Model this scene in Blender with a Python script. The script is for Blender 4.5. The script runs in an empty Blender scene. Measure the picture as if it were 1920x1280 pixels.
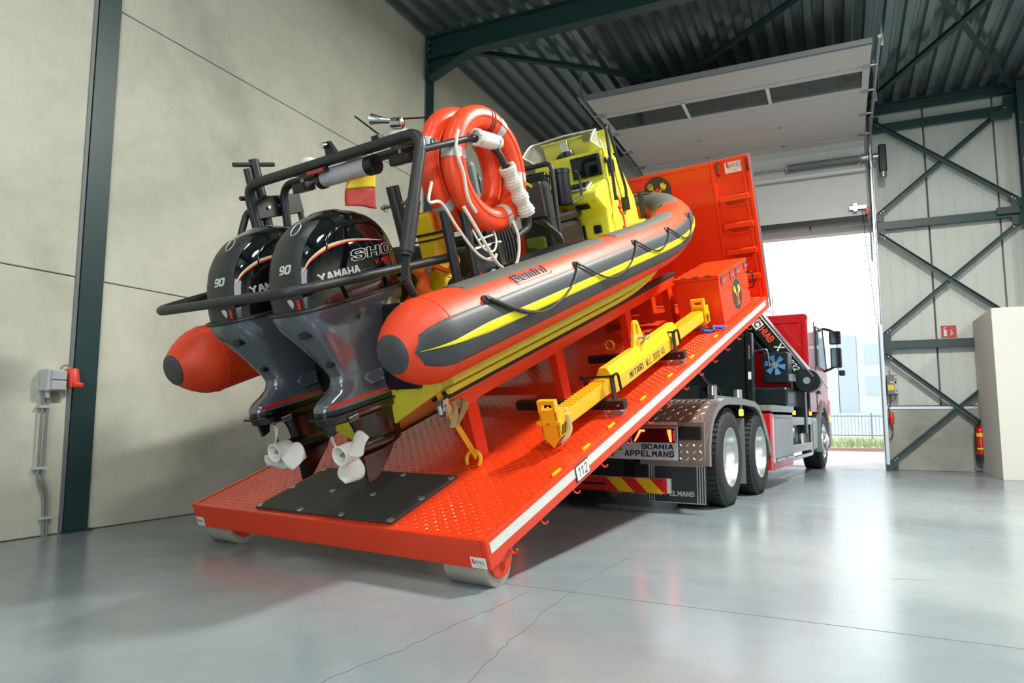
import bpy, bmesh, math, random
from mathutils import Matrix, Vector, Euler
random.seed(7)
R = math.radians
sc = bpy.context.scene
col = sc.collection

# ---------------------------------------------------------------- camera, world, lights, exposure
cd = bpy.data.cameras.new('camera')
cd.sensor_width = 36.0; cd.sensor_fit = 'HORIZONTAL'
cd.lens = 36.0 * 1317.92 / 1920.0
cd.clip_start = 0.05; cd.clip_end = 400
cam = bpy.data.objects.new('camera', cd); col.objects.link(cam)
cam.matrix_world = (Matrix.Translation((0, 0, 0.825)) @ Matrix.Rotation(R(24.93 - 90), 4, 'Z')
                    @ Matrix.Rotation(R(90 + 6.307), 4, 'X') @ Matrix.Rotation(R(0.083), 4, 'Z'))
sc.camera = cam

w = bpy.data.worlds.new('overcast_sky'); sc.world = w; w.use_nodes = True
nt = w.node_tree; nt.nodes.clear()
out = nt.nodes.new('ShaderNodeOutputWorld'); bg = nt.nodes.new('ShaderNodeBackground')
tc = nt.nodes.new('ShaderNodeTexCoord'); nz = nt.nodes.new('ShaderNodeTexNoise'); rp = nt.nodes.new('ShaderNodeValToRGB')
nz.inputs['Scale'].default_value = 2.0; nz.inputs['Detail'].default_value = 4
rp.color_ramp.elements[0].color = (0.86, 0.93, 1.0, 1); rp.color_ramp.elements[1].color = (0.97, 0.99, 1.0, 1)
nt.links.new(tc.outputs['Generated'], nz.inputs['Vector']); nt.links.new(nz.outputs['Fac'], rp.inputs['Fac'])
nt.links.new(rp.outputs['Color'], bg.inputs['Color']); nt.links.new(bg.outputs['Background'], out.inputs['Surface'])
bg.inputs['Strength'].default_value = 2.6

vs = sc.view_settings
vs.view_transform = 'Standard'; vs.look = 'None'; vs.gamma = 1.0; vs.exposure = 0.0; vs.use_curve_mapping = False
sc.cycles.max_bounces = 6; sc.cycles.diffuse_bounces = 3; sc.cycles.glossy_bounces = 3
sc.cycles.transparent_max_bounces = 8; sc.cycles.caustics_reflective = False; sc.cycles.caustics_refractive = False
sc.cycles.sample_clamp_indirect = 6.0
sc.cycles.use_adaptive_sampling = True; sc.cycles.adaptive_threshold = 0.04

def area(name, loc, sx, sy, power, colr=(1, 0.985, 0.92), rot=(0, 0, 0)):
    l = bpy.data.lights.new(name, 'AREA'); l.shape = 'RECTANGLE'; l.size = sx; l.size_y = sy
    l.energy = power; l.color = colr
    o = bpy.data.objects.new(name, l); col.objects.link(o); o.location = loc; o.rotation_euler = rot
    return o
# unseen ceiling panels, some placed from cast shadows, the others added as fill (their housings are built with the hall further down)
LAMPS = [(6.3, -1.05, 5.95), (1.0, -1.05, 5.95), (1.0, 2.9, 5.95), (-3.8, -1.05, 5.95), (-3.8, 2.9, 5.95), (6.3, -5.6, 5.95), (1.0, -5.6, 5.95)]
LPOW = [670, 170, 40, 155, 60, 275, 135]
for p, e in zip(LAMPS, LPOW):
    area('ceiling_key_fill_light', (p[0], p[1], p[2] - 0.06), 1.1, 0.35, e)
# soft fill added behind the camera, set in an assumed gate opening
area('rear_fill_light', (-6.9, -1.5, 2.3), 4.2, 6.0, 170, (0.9, 0.96, 1.0), (0, R(-90), 0))

# ---------------------------------------------------------------- frames
ID = Matrix.Identity(4)
M_RT = Matrix.Rotation(R(24.93 - 35.155), 4, 'Z')
TILT = R(20.78)
MC = M_RT @ Matrix.Translation((2.72551, 3.32579, 0.24599)) @ Matrix.Rotation(-TILT, 4, 'Y')     # platform deck: x up the slope, y left, z off the deck
MT = Matrix.Rotation(R(-6.5), 4, 'Z') @ Matrix.Translation((6.97, 3.01, 0))                       # truck: origin under the rear axle

# ---------------------------------------------------------------- materials
MATS = {}
def pm(name, c, rough=0.5, metal=0.0, var=0.06, scale=6.0, bump=0.0, bscale=60.0, coat=0.0, trans=0.0, alpha=1.0, emit=None, estr=0.0, spec=None, ior=None, rvar=0.0, coord='Object'):
    """principled material whose colour, gloss and relief vary with noise"""
    m = bpy.data.materials.new(name); m.use_nodes = True
    n = m.node_tree.nodes; L = m.node_tree.links; b = n['Principled BSDF']
    t = n.new('ShaderNodeTexCoord'); src = t.outputs['Object']
    if coord == 'World':
        g = n.new('ShaderNodeNewGeometry'); src = g.outputs['Position']
    z = n.new('ShaderNodeTexNoise'); z.inputs['Scale'].default_value = scale; z.inputs['Detail'].default_value = 5
    L.new(src, z.inputs['Vector'])
    mx = n.new('ShaderNodeMix'); mx.data_type = 'RGBA'
    lo = tuple(max(0, v * (1 - var)) for v in c); hi = tuple(min(1, v * (1 + var)) for v in c)
    mx.inputs[6].default_value = (*lo, 1); mx.inputs[7].default_value = (*hi, 1)
    L.new(z.outputs['Fac'], mx.inputs[0]); L.new(mx.outputs[2], b.inputs['Base Color'])
    b.inputs['Roughness'].default_value = rough; b.inputs['Metallic'].default_value = metal
    if rvar:
        r_ = n.new('ShaderNodeMapRange'); r_.inputs[3].default_value = max(0, rough - rvar); r_.inputs[4].default_value = min(1, rough + rvar)
        L.new(z.outputs['Fac'], r_.inputs[0]); L.new(r_.outputs[0], b.inputs['Roughness'])
    if spec is not None: b.inputs['Specular IOR Level'].default_value = spec
    if ior: b.inputs['IOR'].default_value = ior
    if coat: b.inputs['Coat Weight'].default_value = coat; b.inputs['Coat Roughness'].default_value = 0.06
    if trans: b.inputs['Transmission Weight'].default_value = trans
    if alpha < 1: b.inputs['Alpha'].default_value = alpha
    if emit: b.inputs['Emission Color'].default_value = (*emit, 1); b.inputs['Emission Strength'].default_value = estr
    if bump:
        z2 = n.new('ShaderNodeTexNoise'); z2.inputs['Scale'].default_value = bscale; z2.inputs['Detail'].default_value = 4
        L.new(src, z2.inputs['Vector']); bp = n.new('ShaderNodeBump'); bp.inputs['Strength'].default_value = bump; bp.inputs['Distance'].default_value = 0.01
        L.new(z2.outputs['Fac'], bp.inputs['Height']); L.new(bp.outputs['Normal'], b.inputs['Normal'])
    MATS[name] = m
    return m

def srgb(h):
    h = h.lstrip('#'); v = [int(h[i:i + 2], 16) / 255 for i in (0, 2, 4)]
    return tuple(x / 12.92 if x <= 0.04045 else ((x + 0.055) / 1.055) ** 2.4 for x in v)

def concrete(name, c1, c2, c3, rough, coord='World', bump=0.15, big=0.5, rlow=None, spec=None):
    m = bpy.data.materials.new(name); m.use_nodes = True
    n = m.node_tree.nodes; L = m.node_tree.links; b = n['Principled BSDF']
    g = n.new('ShaderNodeNewGeometry')
    a = n.new('ShaderNodeTexNoise'); a.inputs['Scale'].default_value = big; a.inputs['Detail'].default_value = 8; a.inputs['Roughness'].default_value = 0.62; a.inputs['Distortion'].default_value = 0.5
    f = n.new('ShaderNodeTexNoise'); f.inputs['Scale'].default_value = 7; f.inputs['Detail'].default_value = 8; f.inputs['Roughness'].default_value = 0.7
    L.new(g.outputs['Position'], a.inputs['Vector']); L.new(g.outputs['Position'], f.inputs['Vector'])
    r1 = n.new('ShaderNodeValToRGB'); e = r1.color_ramp.elements
    e[0].position = 0.3; e[0].color = (*c1, 1); e[1].position = 0.72; e[1].color = (*c3, 1)
    k = r1.color_ramp.elements.new(0.5); k.color = (*c2, 1)
    L.new(a.outputs['Fac'], r1.inputs['Fac'])
    r2 = n.new('ShaderNodeValToRGB'); r2.color_ramp.elements[0].position = 0.25; r2.color_ramp.elements[0].color = (0.91, 0.91, 0.91, 1); r2.color_ramp.elements[1].position = 0.75; r2.color_ramp.elements[1].color = (1.04, 1.04, 1.04, 1)
    L.new(f.outputs['Fac'], r2.inputs['Fac'])
    mx = n.new('ShaderNodeMix'); mx.data_type = 'RGBA'; mx.blend_type = 'MULTIPLY'; mx.inputs[0].default_value = 1
    L.new(r1.outputs['Color'], mx.inputs[6]); L.new(r2.outputs['Color'], mx.inputs[7]); L.new(mx.outputs[2], b.inputs['Base Color'])
    rr = n.new('ShaderNodeMapRange'); rr.inputs[1].default_value = 0.3; rr.inputs[2].default_value = 0.7
    rr.inputs[3].default_value = rough if rlow is None else rlow; rr.inputs[4].default_value = rough
    L.new(a.outputs['Fac'], rr.inputs[0]); L.new(rr.outputs[0], b.inputs['Roughness'])
    if spec is not None: b.inputs['Specular IOR Level'].default_value = spec
    bp = n.new('ShaderNodeBump'); bp.inputs['Strength'].default_value = bump; bp.inputs['Distance'].default_value = 0.01
    L.new(f.outputs['Fac'], bp.inputs['Height']); L.new(bp.outputs['Normal'], b.inputs['Normal'])
    MATS[name] = m
    return m

def tread(name, c, rough, metal, pitch, strength=0.6, kind='bar', var=0.06, dist=0.35):
    """chequer plate: raised lugs, alternating in direction, as relief of the plate"""
    m = bpy.data.materials.new(name); m.use_nodes = True
    n = m.node_tree.nodes; L = m.node_tree.links; b = n['Principled BSDF']
    b.inputs['Roughness'].default_value = rough; b.inputs['Metallic'].default_value = metal
    t = n.new('ShaderNodeTexCoord')
    def math_(op, a, b_=None, c_=None):
        q = n.new('ShaderNodeMath'); q.operation = op
        for i, v in enumerate((a, b_, c_)):
            if v is None: continue
            if isinstance(v, (int, float)): q.inputs[i].default_value = v
            else: L.new(v, q.inputs[i])
        return q.outputs[0]
    sp = n.new('ShaderNodeSeparateXYZ'); L.new(t.outputs['Object'], sp.inputs[0])
    u0, v0 = sp.outputs[0], sp.outputs[1]
    if kind == 'side': u0, v0 = sp.outputs[1], sp.outputs[2]
    u = math_('DIVIDE', math_('ADD', u0, v0), pitch * 1.414); v = math_('DIVIDE', math_('SUBTRACT', u0, v0), pitch * 1.414)
    iu = math_('FLOOR', u); iv = math_('FLOOR', v)
    fu = math_('SUBTRACT', math_('FRACT', u), 0.5); fv = math_('SUBTRACT', math_('FRACT', v), 0.5)
    par = math_('MODULO', math_('ABSOLUTE', math_('ADD', iu, iv)), 2)
    ipar = math_('SUBTRACT', 1, par)
    a = math_('ADD', math_('MULTIPLY', fu, par), math_('MULTIPLY', fv, ipar))
    c_ = math_('ADD', math_('MULTIPLY', fv, par), math_('MULTIPLY', fu, ipar))
    d = math_('ADD', math_('POWER', math_('DIVIDE', a, 0.46), 2), math_('POWER', math_('DIVIDE', c_, 0.17), 2))
    h = math_('SUBTRACT', 1, math_('MINIMUM', d, 1))
    bp = n.new('ShaderNodeBump'); bp.inputs['Strength'].default_value = strength; bp.inputs['Distance'].default_value = pitch * dist
    L.new(h, bp.inputs['Height']); L.new(bp.outputs['Normal'], b.inputs['Normal'])
    z = n.new('ShaderNodeTexNoise'); z.inputs['Scale'].default_value = 9; z.inputs['Detail'].default_value = 5; L.new(t.outputs['Object'], z.inputs['Vector'])
    mx = n.new('ShaderNodeMix'); mx.data_type = 'RGBA'
    mx.inputs[6].default_value = (*[x * (1 - var) for x in c], 1); mx.inputs[7].default_value = (*[min(1, x * (1 + var)) for x in c], 1)
    L.new(z.outputs['Fac'], mx.inputs[0])
    lug = n.new('ShaderNodeMix'); lug.data_type = 'RGBA'; lug.inputs[7].default_value = (*[min(1, x * 1.18 + 0.02) for x in c], 1)
    L.new(math_('GREATER_THAN', h, 0.15), lug.inputs[0]); L.new(mx.outputs[2], lug.inputs[6]); L.new(lug.outputs[2], b.inputs['Base Color'])
    MATS[name] = m
    return m

concrete('floor_concrete', srgb('#79858a'), srgb('#88949a'), srgb('#9aa5a6'), 0.30, bump=0.012, big=0.35, rlow=0.15, spec=0.7)
concrete('wall_concrete', srgb('#aaada0'), srgb('#c3c6b7'), srgb('#d2d5c6'), 0.85, bump=0.10, big=0.55)
concrete('plinth_concrete', srgb('#8d8f87'), srgb('#9d9f97'), srgb('#b3b4ac'), 0.85, bump=0.15, big=1.6)
concrete('paving', srgb('#a8a8a4'), srgb('#b8b8b4'), srgb('#c8c8c4'), 0.8, bump=0.1, big=0.8)
pm('dark_steel', srgb('#1c3c3d'), 0.42, 0.0, 0.10, 3, coord='World')
pm('roof_sheet', srgb('#8fa0a4'), 0.26, 0.7, 0.05, 1.2, rvar=0.03, coord='World')
pm('cladding', srgb('#c9cfc9'), 0.45, 0.0, 0.04, 2, coord='World')
pm('door_white', srgb('#cfd2cf'), 0.5, 0.0, 0.03, 3, bump=0.05, bscale=120)
pm('joint_dark', srgb('#4a4f4c'), 0.9)
pm('galv', srgb('#aab2b8'), 0.35, 0.9, 0.15, 30)
pm('alu', srgb('#c4c9cc'), 0.3, 0.9, 0.08, 20)
pm('grey_plastic', srgb('#b4bbbf'), 0.5, 0, 0.04, 10)
pm('mid_grey', srgb('#6f7678'), 0.5, 0, 0.05, 10)
pm('cable_grey', srgb('#7d8482'), 0.5, 0, 0.05, 10)
pm('black_rubber', srgb('#232627'), 0.55, 0, 0.15, 20, bump=0.1, bscale=150)
pm('black_paint', srgb('#141718'), 0.38, 0, 0.1, 10)
pm('black_gloss', srgb('#07090b'), 0.07, 0, 0.1, 4, coat=1.0)
pm('red_plastic', srgb('#d83a24'), 0.4, 0, 0.05, 10)
pm('white_paint', srgb('#e4e4de'), 0.6, 0, 0.03, 4)
pm('box_white', srgb('#dcdcd4'), 0.75, 0, 0.03, 3, coord='World')
pm('yellow_sticker', srgb('#e8d41e'), 0.5, 0, 0.03)
pm('sign_red', srgb('#c02a26'), 0.45, 0, 0.03)
pm('red_gloss', srgb('#c81414'), 0.2, 0, 0.05, 8, coat=0.6)
pm('dark_glass', srgb('#3a4746'), 0.06, 0, 0.1, 3, alpha=0.55)
pm('clear_glass', (0.75, 0.8, 0.8), 0.03, 0, 0.02, 3, alpha=0.22)
pm('lamp_white', (1, 1, 1), 0.5, emit=(1, 0.97, 0.92), estr=6.0)

# ---------------------------------------------------------------- mesh builder
def basis(d, up=(0, 0, 1)):
    d = Vector(d).normalized(); up = Vector(up)
    if abs(d.dot(up)) > 0.98: up = Vector((1, 0, 0)) if abs(d.x) < 0.9 else Vector((0, 1, 0))
    s = d.cross(up).normalized(); u = s.cross(d).normalized()
    return d, s, u

class MB:
    def __init__(self): self.v = []; self.f = []
    def add(self, vs_, fs):
        k = len(self.v); self.v += [tuple(p) for p in vs_]; self.f += [tuple(i + k for i in q) for q in fs]; return self
    def box(self, x0, x1, y0, y1, z0, z1):
        v = [(x, y, z) for z in (z0, z1) for y in (y0, y1) for x in (x0, x1)]
        return self.add(v, [(0, 2, 3, 1), (4, 5, 7, 6), (0, 1, 5, 4), (2, 6, 7, 3), (0, 4, 6, 2), (1, 3, 7, 5)])
    def bar(self, a, b, w, h, up=(0, 0, 1)):
        a = Vector(a); b = Vector(b); d, s, u = basis(b - a, up)
        v = [p + s * i * w / 2 + u * j * h / 2 for p in (a, b) for j in (-1, 1) for i in (-1, 1)]
        return self.add(v, [(0, 1, 3, 2), (4, 6, 7, 5), (0, 4, 5, 1), (2, 3, 7, 6), (0, 2, 6, 4), (1, 5, 7, 3)])
    def ibeam(self, a, b, w, h, t=0.012, up=(0, 0, 1)):
        a = Vector(a); b = Vector(b); d, s, u = basis(b - a, up)
        self.bar(a + u * (h - t) / 2, b + u * (h - t) / 2, w, t, up); self.bar(a - u * (h - t) / 2, b - u * (h - t) / 2, w, t, up)
        return self.bar(a, b, t, h - 2 * t, up)
    def tube(self, pts, r, n=10, closed=False, caps=True):
        pts = [Vector(p) for p in pts]; N = len(pts); rr = r if isinstance(r, (list, tuple)) else [r] * N
        vs_ = []; prev = None
        for i, p in enumerate(pts):
            if closed: d = pts[(i + 1) % N] - pts[i - 1]
            else: d = pts[min(i + 1, N - 1)] - pts[max(i - 1, 0)]
            d.normalize()
            if prev is None: _, s, u = basis(d)
            else:
                s = prev - d * prev.dot(d)
                if s.length < 1e-6: _, s, u = basis(d)
                s.normalize(); u = s.cross(d)
            prev = s
            vs_ += [p + (s * math.cos(2 * math.pi * k / n) + u * math.sin(2 * math.pi * k / n)) * rr[i] for k in range(n)]
        fs = []
        M = N if closed else N - 1
        for i in range(M):
            j = (i + 1) % N
            fs += [(i * n + k, i * n + (k + 1) % n, j * n + (k + 1) % n, j * n + k) for k in range(n)]
        if caps and not closed:
            fs += [tuple(range(n))[::-1], tuple((N - 1) * n + k for k in range(n))]
        return self.add(vs_, fs)
    def lathe(self, prof, o=(0, 0, 0), ax=(0, 0, 1), n=24, caps=True):
        """prof: list of (radius, distance along the axis)"""
        d, s, u = basis(ax); o = Vector(o); vs_ = []; fs = []
        for (r, t) in prof:
            vs_ += [o + d * t + (s * math.cos(2 * math.pi * k / n) + u * math.sin(2 * math.pi * k / n)) * max(r, 1e-5) for k in range(n)]
        for i in range(len(prof) - 1):
            fs += [(i * n + k, i * n + (k + 1) % n, (i + 1) * n + (k + 1) % n, (i + 1) * n + k) for k in range(n)]
        if caps and prof[0][0] > 1e-4: fs.append(tuple(range(n))[::-1])
        if caps and prof[-1][0] > 1e-4: fs.append(tuple((len(prof) - 1) * n + k for k in range(n)))
        return self.add(vs_, fs)
    def prism(self, poly, fn, t0, t1):
        """poly: 2-D outline; fn(a, b, t) -> point"""
        n = len(poly); vs_ = [fn(a, b, t0) for a, b in poly] + [fn(a, b, t1) for a, b in poly]
        return self.add(vs_, [tuple(range(n))[::-1], tuple(range(n, 2 * n))] + [(i, (i + 1) % n, n + (i + 1) % n, n + i) for i in range(n)])
    def grid(self, fn, nu, nv, cu=False, cv=False):
        vs_ = [fn(i / (nu if cu else nu - 1), j / (nv if cv else nv - 1)) for i in range(nu) for j in range(nv)]
        fs = []
        for i in range(nu if cu else nu - 1):
            for j in range(nv if cv else nv - 1):
                i2 = (i + 1) % nu; j2 = (j + 1) % nv
                fs.append((i * nv + j, i2 * nv + j, i2 * nv + j2, i * nv + j2))
        return self.add(vs_, fs)
    def loft(self, rings, caps=True):
        n = len(rings[0]); vs_ = [p for r_ in rings for p in r_]; fs = []
        for i in range(len(rings) - 1):
            fs += [(i * n + k, i * n + (k + 1) % n, (i + 1) * n + (k + 1) % n, (i + 1) * n + k) for k in range(n)]
        if caps: fs += [tuple(range(n))[::-1], tuple((len(rings) - 1) * n + k for k in range(n))]
        return self.add(vs_, fs)
    def sphere(self, c, r, nu=12, nv=8, sc_=(1, 1, 1)):
        c = Vector(c)
        return self.lathe_v([(r * math.sin(math.pi * i / nv), -r * math.cos(math.pi * i / nv)) for i in range(nv + 1)], c, nu, sc_)
    def lathe_v(self, prof, c, n, s3):
        k0 = len(self.v); self.lathe(prof, (0, 0, 0), (0, 0, 1), n)
        self.v[k0:] = [(c.x + p[0] * s3[0], c.y + p[1] * s3[1], c.z + p[2] * s3[2]) for p in self.v[k0:]]
        return self
    def xf(self, M):
        self.v = [tuple(M @ Vector(p)) for p in self.v]; return self

BASE = {}
def mesh_of(mb, name, mat, smooth, b=(0, 0, 0)):
    me = bpy.data.meshes.new(name)
    me.from_pydata([(p[0] - b[0], p[1] - b[1], p[2] - b[2]) for p in mb.v], [], mb.f)
    bm = bmesh.new(); bm.from_mesh(me); bmesh.ops.recalc_face_normals(bm, faces=bm.faces); bm.to_mesh(me); bm.free()
    if mat: me.materials.append(MATS[mat])
    if smooth:
        for p in me.polygons: p.use_smooth = True
        try: me.set_sharp_from_angle(angle=R(smooth if smooth > 1 else 35))
        except Exception: pass
    return me

def thing(name, label, cat, F=ID, b=(0, 0, 0), group=None, kind=None):
    o = bpy.data.objects.new(name, None); col.objects.link(o); o.empty_display_size = 0.1
    o.matrix_world = F @ Matrix.Translation(b); BASE[o.name] = tuple(b)
    if label: o['label'] = label
    if cat: o['category'] = cat
    if group: o['group'] = group
    if kind: o['kind'] = kind
    return o

def part(name, mb, mat, parent, smooth=0, bevel=0.0, label=None, kind=None, seg=2):
    b = BASE[parent.name]
    o = bpy.data.objects.new(name, mesh_of(mb, name, mat, smooth, b)); col.objects.link(o); o.parent = parent; BASE[o.name] = b
    if label: o['label'] = label
    if kind: o['kind'] = kind
    if bevel: bev(o, bevel, seg)
    return o

def bev(o, w_, seg=2):
    m = o.modifiers.new('bevel', 'BEVEL'); m.width = w_; m.segments = seg; m.limit_method = 'ANGLE'; m.angle_limit = R(40); m.harden_normals = False

def solo(name, mb, mat, label, cat, F=ID, b=(0, 0, 0), group=None, smooth=0, bevel=0.0, kind=None):
    o = bpy.data.objects.new(name, mesh_of(mb, name, mat, smooth, b)); col.objects.link(o); o.matrix_world = F @ Matrix.Translation(b); BASE[o.name] = tuple(b)
    if label: o['label'] = label
    if cat: o['category'] = cat
    if group: o['group'] = group
    if kind: o['kind'] = kind
    if bevel: bev(o, bevel)
    return o

def struct(name, mb, mat, label=None, smooth=0, F=ID, bevel=0.0):
    return solo(name, mb, mat, label, None, F, kind='structure', smooth=smooth, bevel=bevel)

def again(o, parent, off):
    """another piece like o, sharing its mesh, shifted by off"""
    c = o.copy(); col.objects.link(c); c.parent = parent; c.location = Vector(o.location) + Vector(off); BASE[c.name] = BASE[o.name]
    return c

# stroke letters on a 4 x 6 grid
GLYPH = {
 'A': [[(0, 0), (1.6, 6), (2.4, 6), (4, 0)], [(0.8, 2), (3.2, 2)]], 'B': [[(0, 0), (0, 6), (3.2, 6), (4, 5.3), (4, 3.9), (3.2, 3.2), (0, 3.2)], [(3.2, 3.2), (4, 2.4), (4, 0.8), (3.2, 0), (0, 0)]],
 'C': [[(4, 4.8), (4, 5.3), (3.2, 6), (0.8, 6), (0, 5.2), (0, 0.8), (0.8, 0), (3.2, 0), (4, 0.7), (4, 1.2)]], 'D': [[(0, 0), (0, 6), (3, 6), (4, 5), (4, 1), (3, 0), (0, 0)]],
 'E': [[(4, 6), (0, 6), (0, 0), (4, 0)], [(0, 3), (3.4, 3)]], 'G': [[(4, 4.8), (4, 5.3), (3.2, 6), (0.8, 6), (0, 5.2), (0, 0.8), (0.8, 0), (4, 0), (4, 2.8), (2.4, 2.8)]],
 'H': [[(0, 0), (0, 6)], [(4, 0), (4, 6)], [(0, 3), (4, 3)]], 'I': [[(2, 0), (2, 6)]], 'K': [[(0, 0), (0, 6)], [(4, 6), (0.6, 3), (4, 0)]], 'L': [[(0, 6), (0, 0), (3.8, 0)]],
 'M': [[(0, 0), (0, 6), (2, 2.4), (4, 6), (4, 0)]], 'N': [[(0, 0), (0, 6), (4, 0), (4, 6)]], 'O': [[(0.8, 0), (0, 0.8), (0, 5.2), (0.8, 6), (3.2, 6), (4, 5.2), (4, 0.8), (3.2, 0), (0.8, 0)]],
 'P': [[(0, 0), (0, 6), (3.2, 6), (4, 5.2), (4, 3.4), (3.2, 2.6), (0, 2.6)]], 'R': [[(0, 0), (0, 6), (3.2, 6), (4, 5.2), (4, 3.6), (3.2, 2.8), (0, 2.8)], [(2, 2.8), (4, 0)]],
 'S': [[(4, 4.9), (4, 5.4), (3.3, 6), (0.7, 6), (0, 5.3), (0, 3.8), (0.7, 3.1), (3.3, 3), (4, 2.3), (4, 0.7), (3.3, 0), (0.7, 0), (0, 0.6), (0, 1.1)]], 'T': [[(0, 6), (4, 6)], [(2, 6), (2, 0)]],
 'U': [[(0, 6), (0, 0.8), (0.8, 0), (3.2, 0), (4, 0.8), (4, 6)]], 'V': [[(0, 6), (2, 0), (4, 6)]], 'W': [[(0, 6), (1, 0), (2, 4), (3, 0), (4, 6)]], 'X': [[(0, 0), (4, 6)], [(0, 6), (4, 0)]], 'Y': [[(0, 6), (2, 3), (4, 6)], [(2, 3), (2, 0)]],
 '0': [[(0.8, 0), (0, 0.8), (0, 5.2), (0.8, 6), (3.2, 6), (4, 5.2), (4, 0.8), (3.2, 0), (0.8, 0)]], '1': [[(0.8, 4.8), (2.4, 6), (2.4, 0)]], '2': [[(0, 5), (0.8, 6), (3.2, 6), (4, 5.2), (4, 3.8), (0, 0), (4, 0)]],
 '3': [[(0, 5.4), (0.8, 6), (3.2, 6), (4, 5.2), (4, 3.8), (3.2, 3.1), (1.4, 3.1)], [(3.2, 3.1), (4, 2.4), (4, 0.8), (3.2, 0), (0.8, 0), (0, 0.6)]], '9': [[(0.3, 0), (3.2, 0), (4, 0.8), (4, 5.2), (3.2, 6), (0.8, 6), (0, 5.2), (0, 3.6), (0.8, 2.8), (4, 2.8)]],
 'e': [[(0, 2), (4, 2), (4, 3), (3.2, 4), (0.8, 4), (0, 3.2), (0, 0.8), (0.8, 0), (4, 0)]], 'm': [[(0, 0), (0, 4), (3.2, 4), (4, 3.2), (4, 0)], [(2, 4), (2, 0)]], 'i': [[(2, 0), (2, 4)], [(2, 5.2), (2, 6)]], 'n': [[(0, 0), (0, 4), (3.2, 4), (4, 3.2), (4, 0)]],
}
NARROW = {'I': 1.2, 'i': 1.2, '1': 2.6, ' ': 2.2, 'm': 4.6}
def text_mb(body, height, fn, width, depth=0.002, wt=0.9, shear=0.0, gap=2.2, nsub=2):
    """raised letters drawn with strokes; body fills the given width; fn(u, v, t) maps the writing plane into the scene"""
    adv = [NARROW.get(c, 4.0) for c in body]; tot = sum(adv) + gap * (len(body) - 1) + wt
    kx = width / tot; ky = height / (6 + wt); mb = MB(); x0 = wt / 2
    for c, a in zip(body, adv):
        sx = a / 4.0 if c not in ('I', 'i', '1') else 1.0; ox = x0 - ((4 - a) / 2 if c in ('I', 'i') else (0.4 if c == '1' else 0))
        for st in GLYPH.get(c, []):
            for (p, q) in zip(st[:-1], st[1:]):
                A = Vector((ox + p[0] * sx, p[1] + wt / 2)); B_ = Vector((ox + q[0] * sx, q[1] + wt / 2)); d = B_ - A
                L_ = d.length
                if L_ < 1e-6: continue
                d /= L_; n_ = Vector((-d.y, d.x)) * wt / 2; A = A - d * wt * 0.38; B_ = B_ + d * wt * 0.38
                for k in range(nsub):
                    P0 = A + (B_ - A) * k / nsub; P1 = A + (B_ - A) * (k + 1) / nsub
                    V = []
                    for t in (depth, 0):
                        for r_ in (P0 + n_, P0 - n_, P1 - n_, P1 + n_): V.append(fn(r_.x * kx + shear * r_.y * ky, r_.y * ky, t))
                    mb.add(V, [(0, 1, 2, 3), (4, 7, 6, 5), (0, 4, 5, 1), (1, 5, 6, 2), (2, 6, 7, 3), (3, 7, 4, 0)])
        x0 += a + gap
    return mb

def lugs(fn, u0, u1, v0, v1, p, h=0.0022, a=0.46, b=0.15):
    """raised lugs of a chequer plate, alternately turned; fn(u, v, t) maps the plate into the scene"""
    mb = MB(); c = math.sqrt(0.5); nu = int((u1 - u0) / p); nv = int((v1 - v0) / p); V = []; F = []
    for i in range(nu):
        for j in range(nv):
            s = 1 if (i + j) % 2 else -1; cu = u0 + (i + 0.5) * p; cv = v0 + (j + 0.5) * p
            k = len(V)
            for (x, y, t) in ((-a, 0, 0), (0, -b, 0), (a, 0, 0), (0, b, 0), (-a * 0.5, 0, 1), (a * 0.5, 0, 1)):
                V.append(fn(cu + (x * c - s * y * c) * p, cv + (s * x * c + y * c) * p, t * h))
            F += [(k, k + 1, k + 4), (k + 1, k + 2, k + 5), (k + 1, k + 5, k + 4), (k + 2, k + 3, k + 5), (k + 3, k, k + 4), (k + 3, k + 4, k + 5)]
    mb.v = [tuple(q) for q in V]; mb.f = F
    return mb

def arc(c, r, a0, a1, n, ax='xz'):
    o = []
    for i in range(n + 1):
        a = R(a0 + (a1 - a0) * i / n); p = list(c)
        i0, i1 = 'xyz'.index(ax[0]), 'xyz'.index(ax[1])
        p[i0] += r * math.cos(a); p[i1] += r * math.sin(a); o.append(tuple(p))
    return o

def fillet(pts, r, n=5):
    """polyline with rounded corners"""
    P = [Vector(p) for p in pts]; o = [P[0]]
    for i in range(1, len(P) - 1):
        a = (P[i - 1] - P[i]); b = (P[i + 1] - P[i]); t = min(r, a.length * 0.45, b.length * 0.45)
        A = P[i] + a.normalized() * t; B = P[i] + b.normalized() * t
        for k in range(n + 1):
            u = k / n; o.append(A * (1 - u) ** 2 + P[i] * 2 * u * (1 - u) + B * u * u)
    o.append(P[-1]); return o

# ================================================================ THE HALL
XB, YL, ZR = 13.43, 5.15, 6.25
f = struct('floor', MB().box(-7, 13.5, -9, 5.4, -0.2, 0), 'floor_concrete', 'polished pale grey concrete floor of the hall')
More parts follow.
